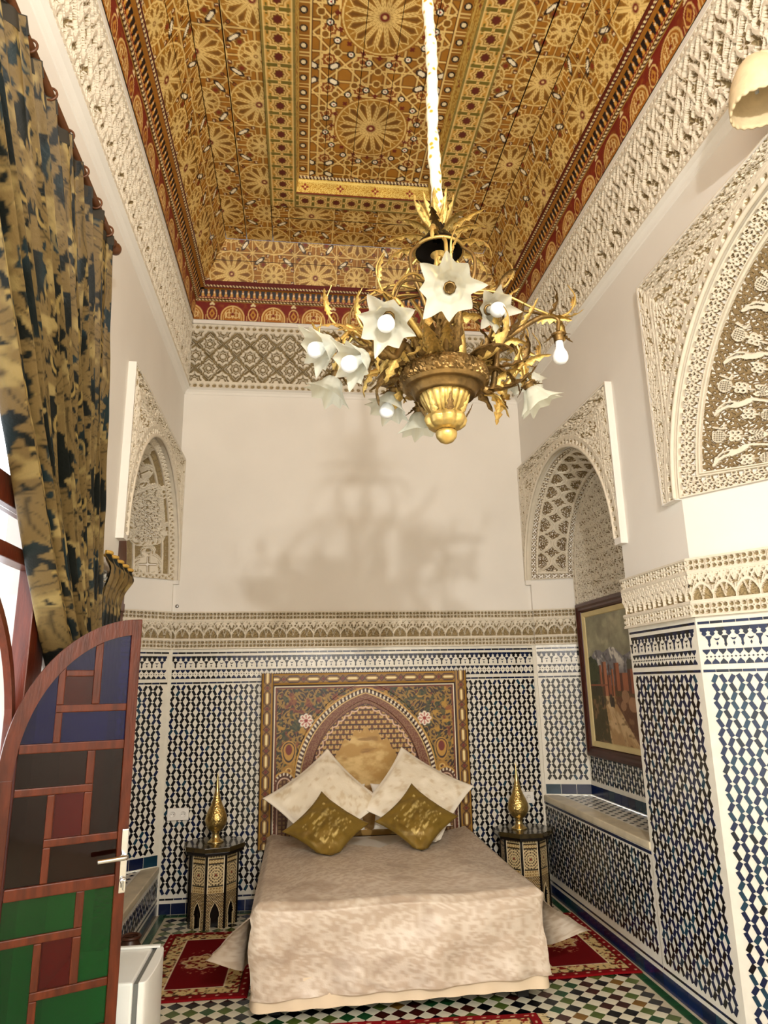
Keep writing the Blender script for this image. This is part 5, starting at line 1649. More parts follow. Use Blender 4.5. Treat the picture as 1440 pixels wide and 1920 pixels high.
def arch_panel(name, W_, zb, z1, aw, ah, th, m, parent, mtx):
    """panel with a keel-arched opening at the bottom, local x across, z up, front at y=0"""
    out = []
    n = 10
    # left half boundary of the opening from the bottom to the apex
    L_ = [(-aw/2*.86, zb), (-aw/2*.86, zb+ah*.42), (-aw/2*1.05, zb+ah*.5), (-aw/2*.98, zb+ah*.62), (-aw/2*.70, zb+ah*.78), (-aw/2*.28, zb+ah*.92), (0, zb+ah)]
    a = Acc()
    for s in (1, -1):
        for (x0, za), (x1, zb_) in zip(L_[:-1], L_[1:]):
            if abs(za-zb_) < 1e-6: continue
            q = [(s*-W_/2, za), (s*x0, za), (s*x1, zb_), (s*-W_/2, zb_)]
            a.quad(*[(x, 0, z) for x, z in q]); a.quad(*[(x, th, z) for x, z in q])
            a.quad((s*x0, 0, za), (s*x1, 0, zb_), (s*x1, th, zb_), (s*x0, th, za))
        a.quad((s*-W_/2, 0, zb), (s*x0 if False else s*-aw/2*.86, 0, zb), (s*-aw/2*.86, th, zb), (s*-W_/2, th, zb))
    a.quad((-W_/2, 0, zb+ah), (W_/2, 0, zb+ah), (W_/2, 0, z1), (-W_/2, 0, z1)); a.quad((-W_/2, th, zb+ah), (W_/2, th, zb+ah), (W_/2, th, z1), (-W_/2, th, z1))
    o = link(name, a.mesh(name, m), parent); o.matrix_basis = mtx
    V, F = tube([(x, -.001, z) for x, z in L_]+[(-x, -.001, z) for x, z in reversed(L_[:-1])], .0022, 5)
    o2 = link('arch_trim', np_mesh('arch_trim', V, F, M['cotton_bone']), o)
    return o
M['cotton_bone'] = mat('bone_strip', '#dccba2', .4)
def make_table(loc, rz, lab):
    t = empty('octagonal_table', loc, lab, 'side table', 'octagonal inlaid tables', rz)
    H_ = .52
    prism_obj('table_top', octagon(.222), H_-.032, H_, M['table_top'], t)
    prism_obj('top_moulding', octagon(.215), H_-.052, H_-.0325, M['ebony'], t, .002)
    Rb = .172; ap = Rb*math.cos(PI/8); W_ = 2*Rb*math.sin(PI/8)-.016
    Zm = .225; Zt = H_-.0525
    for k in range(8):
        a = k*PI/4; n = Vector((math.cos(a), math.sin(a), 0)); x = Vector((-n.y, n.x, 0))
        mt = Matrix(((x.x, -n.x, 0, n.x*ap), (x.y, -n.y, 0, n.y*ap), (0, 0, 1, 0), (0, 0, 0, 1)))
        arch_panel('arched_panel', W_, .0, Zm, W_*.56, .17, .010, M['brick_inlay'], t, mt)
        nu, nv = 44, 84; Hh = Zt-Zm
        u, v = np.meshgrid(np.linspace(-W_/2, W_/2, nu), np.linspace(0, Hh, nv), indexing='ij'); u = u.ravel(); v = v.ravel()
        if k == 0: make_table.me = np_mesh('inlay_panel', np.stack([u, 0*u, v], -1), grid_faces(nu, nv), M['inlay'], colors=paint_inlay(u, v, W_, Hh))
        o = link('inlay_panel', make_table.me, t); o.matrix_basis = mt @ Matrix.Translation((0, 0, Zm))
        c = (Rb*math.cos(a+PI/8), Rb*math.sin(a+PI/8))
        p = prism_obj('corner_post', [(c[0]+.009*math.cos(q), c[1]+.009*math.sin(q)) for q in np.linspace(0, 2*PI, 7)[:-1]+a], 0, Zt, M['ebony'], t, .001)
    prism_obj('shade_core', octagon(Rb-.026), .012, Zt, M['ebony'], t, .001)  # black core fills the hollow, standing in for the shade behind the arches
    return t
make_table((-.59, 5.475, 0), math.radians(12), 'octagonal bone-inlaid table left of the bed, beside the white socket')
make_table((1.69, 5.475, 0), math.radians(0), 'octagonal bone-inlaid table right of the bed, in the tiled corner')

# ------------------------------------------------------------------ brass lamps
def brass_engraved():
    m = mat('engraved_brass', '#cbb06c', .30, .9, var=.3, vscale=25)
    nt = m.node_tree; b = nt.nodes['Principled BSDF']
    tc = nt.nodes.new('ShaderNodeTexCoord'); v = nt.nodes.new('ShaderNodeTexVoronoi'); v.inputs['Scale'].default_value = 75
    bp = nt.nodes.new('ShaderNodeBump'); bp.inputs['Strength'].default_value = .7; bp.inputs['Distance'].default_value = .004
    nt.links.new(tc.outputs['Object'], v.inputs['Vector']); nt.links.new(v.outputs['Distance'], bp.inputs['Height']); nt.links.new(bp.outputs['Normal'], b.inputs['Normal'])
    return m
M['brass_e'] = brass_engraved()
M['brass_p'] = mat('polished_brass', '#d6be82', .24, .9, var=.15, vscale=12)
def make_lamp(loc, lab):
    t = empty('brass_lamp', loc, lab, 'lamp', 'teardrop brass lamps')
    lathe_obj('foot', [(.001, .0), (.058, .0), (.060, .004), (.054, .010), (.036, .020), (.027, .036), (.024, .055), (.028, .070), (.040, .078)], M['brass_p'], t, 40)
    lathe_obj('body', [(.038, .078), (.056, .092), (.072, .118), (.078, .148), (.074, .180), (.060, .215), (.042, .250), (.029, .285), (.022, .310)], M['brass_e'], t, 48)
    lathe_obj('neck', [(.022, .309), (.024, .312), (.020, .318), (.013, .365), (.007, .42), (.0025, .462), (.0005, .470)], M['brass_p'], t, 24)
    return t
make_lamp((-.585, 5.47, .52), 'teardrop engraved brass lamp on the left octagonal table')
make_lamp((1.665, 5.47, .52), 'teardrop engraved brass lamp on the right octagonal table')

# ------------------------------------------------------------------ sockets on the tiled wall
M['plastic'] = mat('white_plastic', '#f0eee8', .35)
def socket(x0, x1, z0, z1, lab, n):
    t = empty('wall_socket', (.5*(x0+x1), YB-TH-.001, .5*(z0+z1)), lab, 'socket', 'white wall sockets')
    w, h = x1-x0, z1-z0
    a = Acc(); a.box(-w/2, w/2, -.022, 0, -h/2, h/2); a.obj('plate', M['plastic'], t, bevel=.004)
    for k in range(n):
        cx = -w/2+w*(k+.5)/n
        V, F = lathe([(.001, 0), (.020, 0), (.021, .003), (.0215, .004)], 24); V = V[:, [0, 2, 1]]*np.array([1, -1, 1])+np.array([cx, -.0222, 0])
        link('outlet_face', np_mesh('outlet_face', V, F, M['plastic'], smooth=True), t)
        a = Acc()
        for s in (-1, 1): a.box(cx+s*.009-.0022, cx+s*.009+.0022, -.0275, -.0265, -.0022, .0022)
        a.obj('pin_holes', M['ebony'], t)
socket(-.968, -.812, .638, .724, 'white double wall socket on the tiles left of the bed', 2)
socket(1.775, 1.865, .66, .745, 'white single wall socket beside the right brass lamp', 1)

# ------------------------------------------------------------------ rugs
def rug_mat():
    return mat('wool_pile', '#ffffff', .95, attr='paint', bump=.5, bscale=260, spec=.1)
M['rug'] = rug_mat()
def paint_rug(u, v, W_, H_):
    """u,v centred"""
    c = np.tile(np.array(lin('#6c0b10')), (len(u), 1))
    e = np.minimum(W_/2-np.abs(u), H_/2-np.abs(v))
    along = np.where(W_/2-np.abs(u) < H_/2-np.abs(v), v, u)
    c = mixc(c, '#7d0f14', (e < .052)*1.0)
    d = np.hypot(per(along, .07), (e-.030)*1.6); c = mixc(c, '#dcb897', (1-ss(.008, .011, d)))
    b = (e > .052) & (e < .135)
    c = np.where(b[:, None], np.array(lin('#d5bd86'))[None], c)
    f = fbm(u*55, v*55, 2, 91); c = mixc(c, '#4a3220', b*ss(.58, .64, f)); c = mixc(c, '#7d1512', b*ss(.62, .66, fbm(u*48+5, v*48, 2, 93)))
    c = mixc(c, '#efe2be', ln(e-.138, .005)); c = mixc(c, '#3a1810', ln(e-.053, .004))
    r = np.hypot(u/.115, v/.105); th = np.arctan2(v, u)
    med = r < 1+.12*np.cos(8*th)
    g = fbm(u*60, v*60, 3, 95)
    c = mixc(c, '#cfae78', med*ss(.42, .5, g)*.9); c = mixc(c, '#e8d7ae', ln(r-1-.12*np.cos(8*th), .05)*.6)
    sp = np.hypot(u/.15, v/.19); c = mixc(c, '#b06a50', (sp < 1)*(r > 1)*ss(.66, .7, g)*.9)
    return c
def rug(loc, W_, H_, rz, lab, fringe=None, cell=.0065):
    t = empty('rug', loc, lab, 'rug', 'red medallion rugs', rz)
    nu, nv = int(W_/cell), int(H_/cell)
    u, v = np.meshgrid(np.linspace(-W_/2, W_/2, nu), np.linspace(-H_/2, H_/2, nv), indexing='ij'); u = u.ravel(); v = v.ravel()
    e = np.minimum(W_/2-np.abs(u), H_/2-np.abs(v))
    z = .006+.009*ss(0, .008, e)+.0016*np.sin(u*13)*np.sin(v*9)
    link('pile', np_mesh('pile', np.stack([u, v, z], -1), grid_faces(nu, nv), M['rug'], colors=paint_rug(u, v, W_, H_)), t)
    if fringe:
        a = Acc(); r = random.Random(2)
        for s in fringe:
            y = -H_/2
            while y < H_/2:
                L_ = .045+r.uniform(-.008, .008); w = .006; o = r.uniform(-.004, .004)
                x0, x1 = s*W_/2, s*(W_/2+L_)
                a.poly([(x0, y, .010), (x0, y+w, .010), (x1, y+w+o, .0065), (x1, y+o, .0065)]); y += .0075
        stuff(a.obj('fringe', mat('cream_fringe', '#dcc794', .9), t))
    return t
rug((-.545, 4.72, 0), .60, 1.03, math.radians(-1), 'red medallion rug on the floor left of the bed')
rug((1.62, 4.68, 0), .62, 1.04, math.radians(0), 'red medallion rug on the floor right of the bed')
rug((.40, 3.37, 0), 1.52, .90, math.radians(-3), 'red rug with cream fringe lying in front of the bed', fringe=(1, -1), cell=.0075)

# ------------------------------------------------------------------ framed oil painting in the right-hand niche
PX, PY0, PY1, PZ0, PZ1 = 2.285, 4.19, 5.465, 1.025, 2.205
pt = empty('framed_painting', (PX, .5*(PY0+PY1), PZ0), 'oil painting of red towers before a mountain in a brown wooden frame', 'painting')
Wp, Hp = PY1-PY0, PZ1-PZ0
M['frame_wood'] = mat('brown_frame_wood', '#40190d', .35, var=.3, vscale=14)
M['liner'] = mat('gilt_linen_liner', '#cdbb88', .6, var=.1)
M['canvas'] = mat('oil_on_canvas', '#ffffff', .5, attr='paint', bump=.3, bscale=120)
def bar_profile(parent, name, prof, Wd, Hd, inset, m):
    """four mitred bars: prof = list of (offset inwards, height towards the room)"""
    for k in range(4):
        a = Acc()
        if k in (0, 2): L_ = Wd; 
        else: L_ = Hd
        V = []
        for (o, h) in prof:
            oo = inset+o
            if k == 0: q = ((-Wd/2+oo, oo), (Wd/2-oo, oo))
            if k == 1: q = ((Wd/2-oo, oo), (Wd/2-oo, Hd-oo))
            if k == 2: q = ((Wd/2-oo, Hd-oo), (-Wd/2+oo, Hd-oo))
            if k == 3: q = ((-Wd/2+oo, Hd-oo), (-Wd/2+oo, oo))
            V.append([(-h, p[0], p[1]) for p in q])
        for (A, B), (C_, D_) in zip(V[:-1], V[1:]): a.quad(A, B, D_, C_)
        a.obj(name, m, parent)
bar_profile(pt, 'frame_bar', [(0, -.012), (0, .03), (.010, .042), (.030, .046), (.045, .036), (.060, .038), (.072, .026), (.078, .012)], Wp, Hp, 0, M['frame_wood'])
bar_profile(pt, 'liner_bar', [(0, .012), (.002, .024), (.036, .016), (.042, .008)], Wp, Hp, .078, M['liner'])
def paint_oil(s, v):
    """s: 0 (left as seen) .. 1, v: 0..1 up"""
    n = fbm(s*6, v*6, 5, 101); n2 = fbm(s*22, v*22, 4, 103)
    c = np.tile(np.array(lin('#8d8a72')), (len(s), 1))
    c = mixc(c, '#c9c2a2', ss(.4, .7, fbm(s*4+1, v*5, 5, 105))*np.exp(-((s-.30)/.28)**2)*1.0); c = mixc(c, '#6d6b5c', ss(.5, .75, n)*.6)
    mt = .655+.075*np.exp(-((s-.40)/.14)**2)+.05*np.exp(-((s-.16)/.08)**2)+.06*(fbm(s*9, s*0, 4, 107)-.5)+.03*np.exp(-((s-.8)/.2)**2)
    m = v < mt
    c = mixc(c, '#7c7a80', m*1.0); c = mixc(c, '#d8d4cc', m*ss(.5, .62, fbm(s*14+v*8, v*10, 4, 109))*ss(.52, .66, v)); c = mixc(c, '#4c4a4e', m*ss(.55, .7, n2)*.8)
    tr = (v < .66+.05*(n2-.5)-.9*np.maximum(0, s-.10)) & (s < .25); c = mixc(c, '#3d4226', tr*1.0); c = mixc(c, '#26301a', tr*ss(.5, .6, n2))
    tr2 = (v < .62+.06*(n2-.5)) & (s > .62); c = mixc(c, '#4a4630', tr2*.9)
    g = v < .44+.03*(n-.5); c = mixc(c, '#5c4426', g*1.0); c = mixc(c, '#3a3420', (g & (s < .2))*1.0)
    for (x0, x1, zt_, zb, col) in ((.17, .215, .60, .43, '#a2603f'), (.225, .30, .625, .36, '#b3714e'), (.30, .36, .52, .36, '#9c5a3c'), (.33, .345, .60, .5, '#5c3020'), (.37, .41, .565, .34, '#b06c48'), (.42, .50, .61, .40, '#a8623f'), (.50, .62, .53, .40, '#a06040'), (.62, .74, .56, .38, '#98573a'), (.76, .9, .50, .36, '#8c5034')):
        b = (s > x0) & (s < x1) & (v < zt_) & (v > zb); c = mixc(c, col, b*1.0); sh = b & (s < x0+(x1-x0)*.35); c = mixc(c, '#4a2418', sh*.85)
    c = mixc(c, '#8d4f34', ((v < .45) & (v > .435) & (s < .3))*1.0)
    cx = .33+.55*np.maximum(0, .30-v); w = .075+.42*np.maximum(0, .34-v)
    p = (np.abs(s-cx) < w) & (v < .36); c = mixc(c, '#b08d5e', p*1.0); c = mixc(c, '#d0b386', p*ss(.5, .65, fbm((s-cx)*18, v*7, 4, 111))); c = mixc(c, '#7a5a34', p*ss(.58, .7, fbm(s*12, v*26, 4, 113))*.8)
    lg = (~p) & (v < .36); c = mixc(c, '#4a4224', (lg & (s < .4))*.8); c = mixc(c, '#6b3f28', (lg & (s > .4))*.7); c = mixc(c, '#8d6a4a', lg*ss(.56, .7, n2)*.7)
    for fx, fy, fw, fh in ((.335, .325, .028, .05), (.19, .31, .018, .045), (.365, .31, .02, .04)):
        q = ((s-fx)/fw)**2+((v-fy)/fh)**2 < 1; c = mixc(c, '#2e241e', q*.95)
    for fx, fy, R_ in ((.56, .36, .06), (.52, .29, .045), (.66, .30, .07)): q = np.hypot(s-fx, (v-fy)*1.2) < R_*(.8+.4*n); c = mixc(c, '#a8805e', q*.85)
    c *= (.86+.28*n2)[:, None]
    return c
nu, nv = 240, 220
u, v = np.meshgrid(np.linspace(0, 1, nu), np.linspace(0, 1, nv), indexing='ij'); u = u.ravel(); v = v.ravel()
iw, ih = Wp-.24, Hp-.24
link('canvas', np_mesh('canvas', np.stack([np.full_like(u, -.010), iw/2-u*iw, .12+v*ih], -1), grid_faces(nu, nv), M['canvas'], colors=paint_oil(u, v)), pt)
a = Acc(); a.box(.0, .010, -Wp/2+.01, Wp/2-.01, .01, Hp-.01); a.obj('backing', M['wood_dark'], pt)

# ------------------------------------------------------------------ wall light high on the right
M['shell'] = mat('cream_plaster_shade', '#d9c6a0', .7, var=.12, vscale=20, bump=.2, bscale=40)
sc = empty('wall_light', (1.962, 2.06, 3.895), 'cream dome-shaped wall light with a ragged rim high on the right wall', 'wall light')
nn, kk = 90, 18
V = []
for i in range(nn):
    th = 2*PI*i/nn; rag = .008*abs(math.sin(11*th))+.006*math.sin(3*th+1)
    for j in range(kk):
        t = j/(kk-1); R_ = .022+.088*math.sin(t*PI/2)**.8; z = .125-.225*t**1.25-rag*(t > .95)
        V.append((-.165+R_*math.cos(th), R_*math.sin(th), z))
Vn = np.array(V)
d = link('dome', np_mesh('dome', Vn, grid_faces(nn, kk, wrap=True), M['shell'], smooth=True), sc)
md = d.modifiers.new('wall', 'SOLIDIFY'); md.thickness = .008
V, F = tube([(0, 0, .16), (-.06, 0, .175), (-.13, 0, .16), (-.165, 0, .12)], .014, 10); link('bracket', np_mesh('bracket', V, F, M['shell'], smooth=True), sc)
V, F = tube([(-.165+.030*math.cos(t), .030*math.sin(t), .118) for t in np.linspace(0, 2*PI, 25)], .008, 8); link('collar', np_mesh('collar', V, F, mat('terracotta_ring', '#9a6a44', .6), smooth=True), sc)
a = Acc(); a.box(-.016, -.001, -.04, .04, .11, .21); a.obj('wall_plate', M['shell'], sc, bevel=.004)
for y in (-.014, .014):
    V, F = tube([(-.165, y, .06), (-.165, y, -.02)], .008, 10); link('lamp_tube', np_mesh('lamp_tube', V, F, M['bulb'], smooth=True), sc)
# ------------------------------------------------------------------ left side: door opening, stained-glass leaf, curtain
M['wood_door'] = mat('varnished_red_wood', '#50200a', .36, spec=.3, var=.4, vscale=8, bump=.15, bscale=22, stretch=(5, 5, 1))
def glass(name, col, rough=.04):
    m = bpy.data.materials.new(name); m.use_nodes = True; nt = m.node_tree
    b = nt.nodes['Principled BSDF']; b.inputs['Base Color'].default_value = (*lin(col), 1); b.inputs['Roughness'].default_value = rough
    b.inputs['Transmission Weight'].default_value = .85; b.inputs['IOR'].default_value = 1.3
    return m
GL = {'blue': glass('blue_glass', '#0a1260'), 'amber': glass('dark_amber_glass', '#2c0f08'), 'red': glass('red_glass', '#6e0a0e'), 'green': glass('green_glass', '#0a6428'), 'rust': glass('rust_glass', '#5e180c')}
KD = 1.25
def zk(z): return CAMH+(z-CAMH)*KD
DW = .385*KD
ang = math.radians(90-65.6)
FE = Vector((-.537*KD, 2.45*KD, 0)); DD = Vector((math.cos(ang), math.sin(ang), 0))
hinge = FE-DD*DW
door = empty('stained_glass_door', hinge, 'open red-brown arched door leaf with small coloured glass panes', 'door', rz=ang)
# local: x from the hinge (0) to the free edge (DW), y thickness, z up
TD = .036
zb_arch, zt_arch = zk(1.34), zk(1.827)
def outer(x): return zb_arch+(zt_arch-zb_arch)*math.sqrt(max(0, 1-((DW-x)/DW)**2))
sw_ = .042*KD
def inner(x): 
    a_ = DW-sw_; q = (DW-x)/a_
    return zb_arch+(zk(1.775)-zb_arch)*math.sqrt(max(0, 1-q*q)) if q < 1 else zb_arch
def slab(name, pts, m, y0=-TD/2, y1=TD/2, bevel=.003, parent=None):
    fr = Fr((0, 0, 0), (1, 0, 0), (0, -1, 0))
    a = Acc(); a.prism(pts, fr, -y1, -y0); a.poly([fr.P(u, v, -y1) for u, v in reversed(pts)])
    return a.obj(name, m, parent or door, bevel=bevel)
slab('lock_stile', [(DW-.031*KD, .01), (DW, .01), (DW, zt_arch), (DW-.031*KD, outer(DW-.031*KD))], M['wood_door'])
slab('hinge_stile', [(0, .01), (sw_, .01), (sw_, zb_arch), (0, zb_arch)], M['wood_door'])
a = Acc(); n = 30
xo = [DW-.031*KD-.0003-(DW-.031*KD)*i/n for i in range(n+1)]
th = np.linspace(math.acos(min(1, .031*KD/DW)), PI, 2)
O_ = []; I_ = []
t0 = math.asin(.0315*KD/DW); t1 = math.asin(min(1, .0315*KD/(DW-sw_)))
for i in range(n+1):
    f = i/n
    t = t0+(PI/2-t0)*f; O_.append((DW-DW*math.sin(t), zb_arch+(zt_arch-zb_arch)*math.cos(t)))
    t = t1+(PI/2-t1)*f; I_.append((DW-(DW-sw_)*math.sin(t), zb_arch+(zk(1.775)-zb_arch)*math.cos(t)))
for i in range(n):
    for y in (-TD/2, TD/2): a.quad(*[(p[0], y, p[1]) for p in (O_[i], O_[i+1], I_[i+1], I_[i])])
    for S_ in (O_, I_): a.quad((S_[i][0], -TD/2, S_[i][1]), (S_[i+1][0], -TD/2, S_[i+1][1]), (S_[i+1][0], TD/2, S_[i+1][1]), (S_[i][0], TD/2, S_[i][1]))
a.obj('arched_rail', M['wood_door'], door)
def X(w): return DW+w*KD
def rail(name, w0, w1, z0, z1, th=TD*.9): return slab(name, [(X(w0), zk(z0)), (X(w1), zk(z0)), (X(w1), zk(z1)), (X(w0), zk(z1))], M['wood_door'], -th/2, th/2, .004)
LW, RW = -.335, -.0312
rail('cross_rail', LW, RW, 1.412, 1.440)
rail('cross_rail', LW, RW, 1.008, 1.042)
rail('cross_rail', LW, RW, .604, .638); rail('bottom_rail', LW, RW, -.30+.21, .22)
panes = []
def pane(w0, w1, z0, z1, col):
    slab('pane', [(X(w0), zk(z0)), (X(w1), zk(z0)), (X(w1), zk(z1)), (X(w0), zk(z1))], GL[col], -.003, .003, 0)
mb = TD*.62
def pin(z0, z1, cols):
    """pinwheel of five panes between z0 and z1"""
    h = z1-z0
    zA, zB = z0+h*.30, z0+h*.70
    a0, a1 = -.243, -.222; b0, b1 = -.139, -.1155; e = .0115
    rail('glazing_bar', LW, b1, zB-e, zB+e, mb); rail('glazing_bar', b0, b1, zA+e+.0004, zB-e-.0004, mb); rail('glazing_bar', b0, b1, zB+e+.0004, z1-.0004, mb)
    rail('glazing_bar', a0, RW, zA-e, zA+e, mb); rail('glazing_bar', a0, a1, z0+.0004, zA-e-.0004, mb); rail('glazing_bar', a0, a1, zA+e+.0004, zB-e-.0004, mb)
    pane(LW, b0, zB+e, z1, cols[0]); pane(b1, RW, zA+e, z1, cols[1]); pane(LW, a0, z0, zB-e, cols[2]); pane(a1, b0, zA+e, zB-e, cols[3]); pane(a1, RW, z0, zA-e, cols[4])
pin(1.042, 1.412, ('amber', 'amber', 'amber', 'red', 'amber'))
pin(.638, 1.008, ('green', 'green', 'green', 'red', 'green'))
pin(.22, .604, ('blue', 'blue', 'blue', 'rust', 'blue'))
# arched top group
e = .0115
def zin(w): return (inner(X(w))-CAMH)/KD+CAMH
rail('glazing_bar', -.243, RW, 1.530, 1.553, mb); 
slab('glazing_bar', [(X(-.243), zk(1.4404)), (X(-.222), zk(1.4404)), (X(-.222), zk(1.5296)), (X(-.243), zk(1.5296))], M['wood_door'], -mb/2, mb/2, .004)
slab('glazing_bar', [(X(-.243), zk(1.5534)), (X(-.222), zk(1.5534)), (X(-.222), inner(X(-.222))), (X(-.243), inner(X(-.243)))], M['wood_door'], -mb/2, mb/2, .004)
slab('glazing_bar', [(X(-.139), zk(1.5534)), (X(-.1155), zk(1.5534)), (X(-.1155), inner(X(-.1155))), (X(-.139), inner(X(-.139)))], M['wood_door'], -mb/2, mb/2, .004)
slab('glazing_bar', [(X(-.2216), zk(1.640)), (X(-.1394), zk(1.640)), (X(-.1394), zk(1.660)), (X(-.2216), zk(1.660))], M['wood_door'], -mb/2, mb/2, .004)
def arc(w0, w1, n=10): return [(X(w), inner(X(w))+.004) for w in np.linspace(w0, w1, n)]
pane(-.222, RW, 1.440, 1.530, 'blue'); pane(-.222, -.139, 1.553, 1.640, 'rust')
slab('pane', [(X(-.1155), zk(1.553)), (X(RW), zk(1.553))]+arc(RW, -.1155), GL['blue'], -.003, .003, 0)
slab('pane', [(X(-.222), zk(1.66)), (X(-.139), zk(1.66))]+arc(-.139, -.222), GL['blue'], -.003, .003, 0)
slab('pane', [(X(-.335), zk(1.440)), (X(-.243), zk(1.440))]+arc(-.243, -.3345), GL['blue'], -.003, .003, 0)
# handle
M['chrome'] = mat('satin_chrome', '#c9c9c6', .18, 1.0)
hx = X(-.010)
pl = slab('handle_plate', [(hx-.013, zk(.987)), (hx+.013, zk(.987)), (hx+.013, zk(1.171)), (hx-.013, zk(1.171))], M['chrome'], -TD/2-.010, -TD/2-.0005, .004); pl['label'] = 'chrome handle plate'
V, F = tube(bez([(hx, -TD/2-.010, zk(1.095)), (hx, -TD/2-.05, zk(1.095)), (hx-.02, -TD/2-.058, zk(1.095)), (hx-.105, -TD/2-.056, zk(1.093))], 8), .0095, 10)
hd = link('lever_handle', np_mesh('lever_handle', V, F, M['chrome'], smooth=True), pl)
V, F = lathe([(.001, 0), (.012, 0), (.013, .012), (.010, .018), (.001, .018)], 16); V = V[:, [0, 2, 1]]*np.array([1, -1, 1])+np.array([hx, -TD/2-.009, zk(1.025)])
link('lock_cylinder', np_mesh('lock_cylinder', V, F, M['chrome'], smooth=True), pl)
a = Acc(); a.box(hx-.004, hx+.004, -TD/2-.05, -TD/2-.026, zk(1.0), zk(1.03)); a.obj('key', M['chrome'], pl, bevel=.002)

# wooden frame of the doorway with its transom (X plane just behind the wall face)
DXF = -1.12
dfr = struct(empty('door_1', (DXF, 2.1, 0)))
def fbx(name, y0, y1, z0, z1, d=.07, m='wood_red', bev=.005, x=0): return box_obj(name, x-d/2, x+d/2, y0-2.1, y1-2.1, z0, z1, M[m], dfr, bev)
fbx('door_post', 2.98, 3.06, 0, 3.5); fbx('door_post', 1.24, 1.32, 0, 3.5)
fbx('transom_beam', 1.3205, 2.9795, 2.275, 2.385); fbx('transom_beam', 1.3205, 2.9795, 2.08, 2.138); fbx('transom_beam', 1.3205, 2.9795, 2.93, 3.0)
fbx('side_panel', 3.0605, 3.20, 0, 3.2, .03, 'wood_red'); fbx('side_panel', 1.06, 1.2395, 0, 3.2, .03, 'wood_red')
fbx('mullion', 2.13, 2.17, 2.3855, 2.9295)
# arched head below the transom
a = Acc(); n = 40; c0, r0, r1, z0 = 2.19, .79, .757, 1.36
for i in range(n):
    t, t2 = PI*i/n, PI*(i+1)/n
    q = [(c0+R_*math.cos(tt), z0+R_*.96*math.sin(tt)) for R_, tt in ((r0, t), (r0, t2), (r1, t2), (r1, t))]
    for xx in (-.014, .014): a.quad(*[(xx, y-2.1, z) for y, z in q])
    for (y1, z1), (y2, z2) in ((q[0], q[1]), (q[3], q[2])): a.quad((-.014, y1-2.1, z1), (-.014, y2-2.1, z2), (.014, y2-2.1, z2), (.014, y1-2.1, z1))
a.obj('arch_frame', M['wood_red'], dfr)
a = Acc()
V, F = tube([(0, c0+.60*math.cos(t)-2.1, z0+.58*math.sin(t)) for t in np.linspace(0, PI, 30)], .018, 8); link('arch_frame', np_mesh('arch_frame', V, F, M['wood_red'], smooth=True), dfr)
for ys in (c0-r0+.0165, c0+r0-.0165): fbx('arch_leg', ys-.0165, ys+.0165, 0, z0-.0005, .028)
for ys in (c0-.60, c0+.60): fbx('arch_leg', ys-.016, ys+.016, 0, z0-.0005, .032)
M['clear'] = mat('clear_glass', '#ffffff', .02, trans=1.0, ior=1.1)
for y0, y1 in ((1.3205, 2.1295), (2.1705, 2.9795)): fbx('pane', y0, y1, 2.3855, 2.9295, .004, 'clear', 0)
fbx('pane', 1.3205, 2.9795, 2.1385, 2.2745, .004, 'clear', 0)
# dark wooden shutter in the left-hand niche
sh = struct(empty('window_1', (N_LF.Xi+.02, NC, SILL_L)))
n = 30; ri = N_LF.ri-.004
pts = [(-ri, .02), (ri, .02)]+[(ri*math.cos(PI*i/n), NZ-SILL_L+ri*math.sin(PI*i/n)) for i in range(n+1)]
fr = Fr((0, 0, 0), (0, 1, 0), (1, 0, 0)); a = Acc(); a.prism(pts, fr, 0, .03); a.obj('shutter', M['wood_red'], sh)
for k in range(5):
    box_obj('shutter_batten', .0305, .044, -ri+.02, ri-.02, .15+k*.42, .21+k*.42, M['wood_red'], sh, .003)
box_obj('shutter_batten', .0445, .056, -.04, .04, .03, NZ-SILL_L+ri-.03, M['wood_red'], sh, .003)

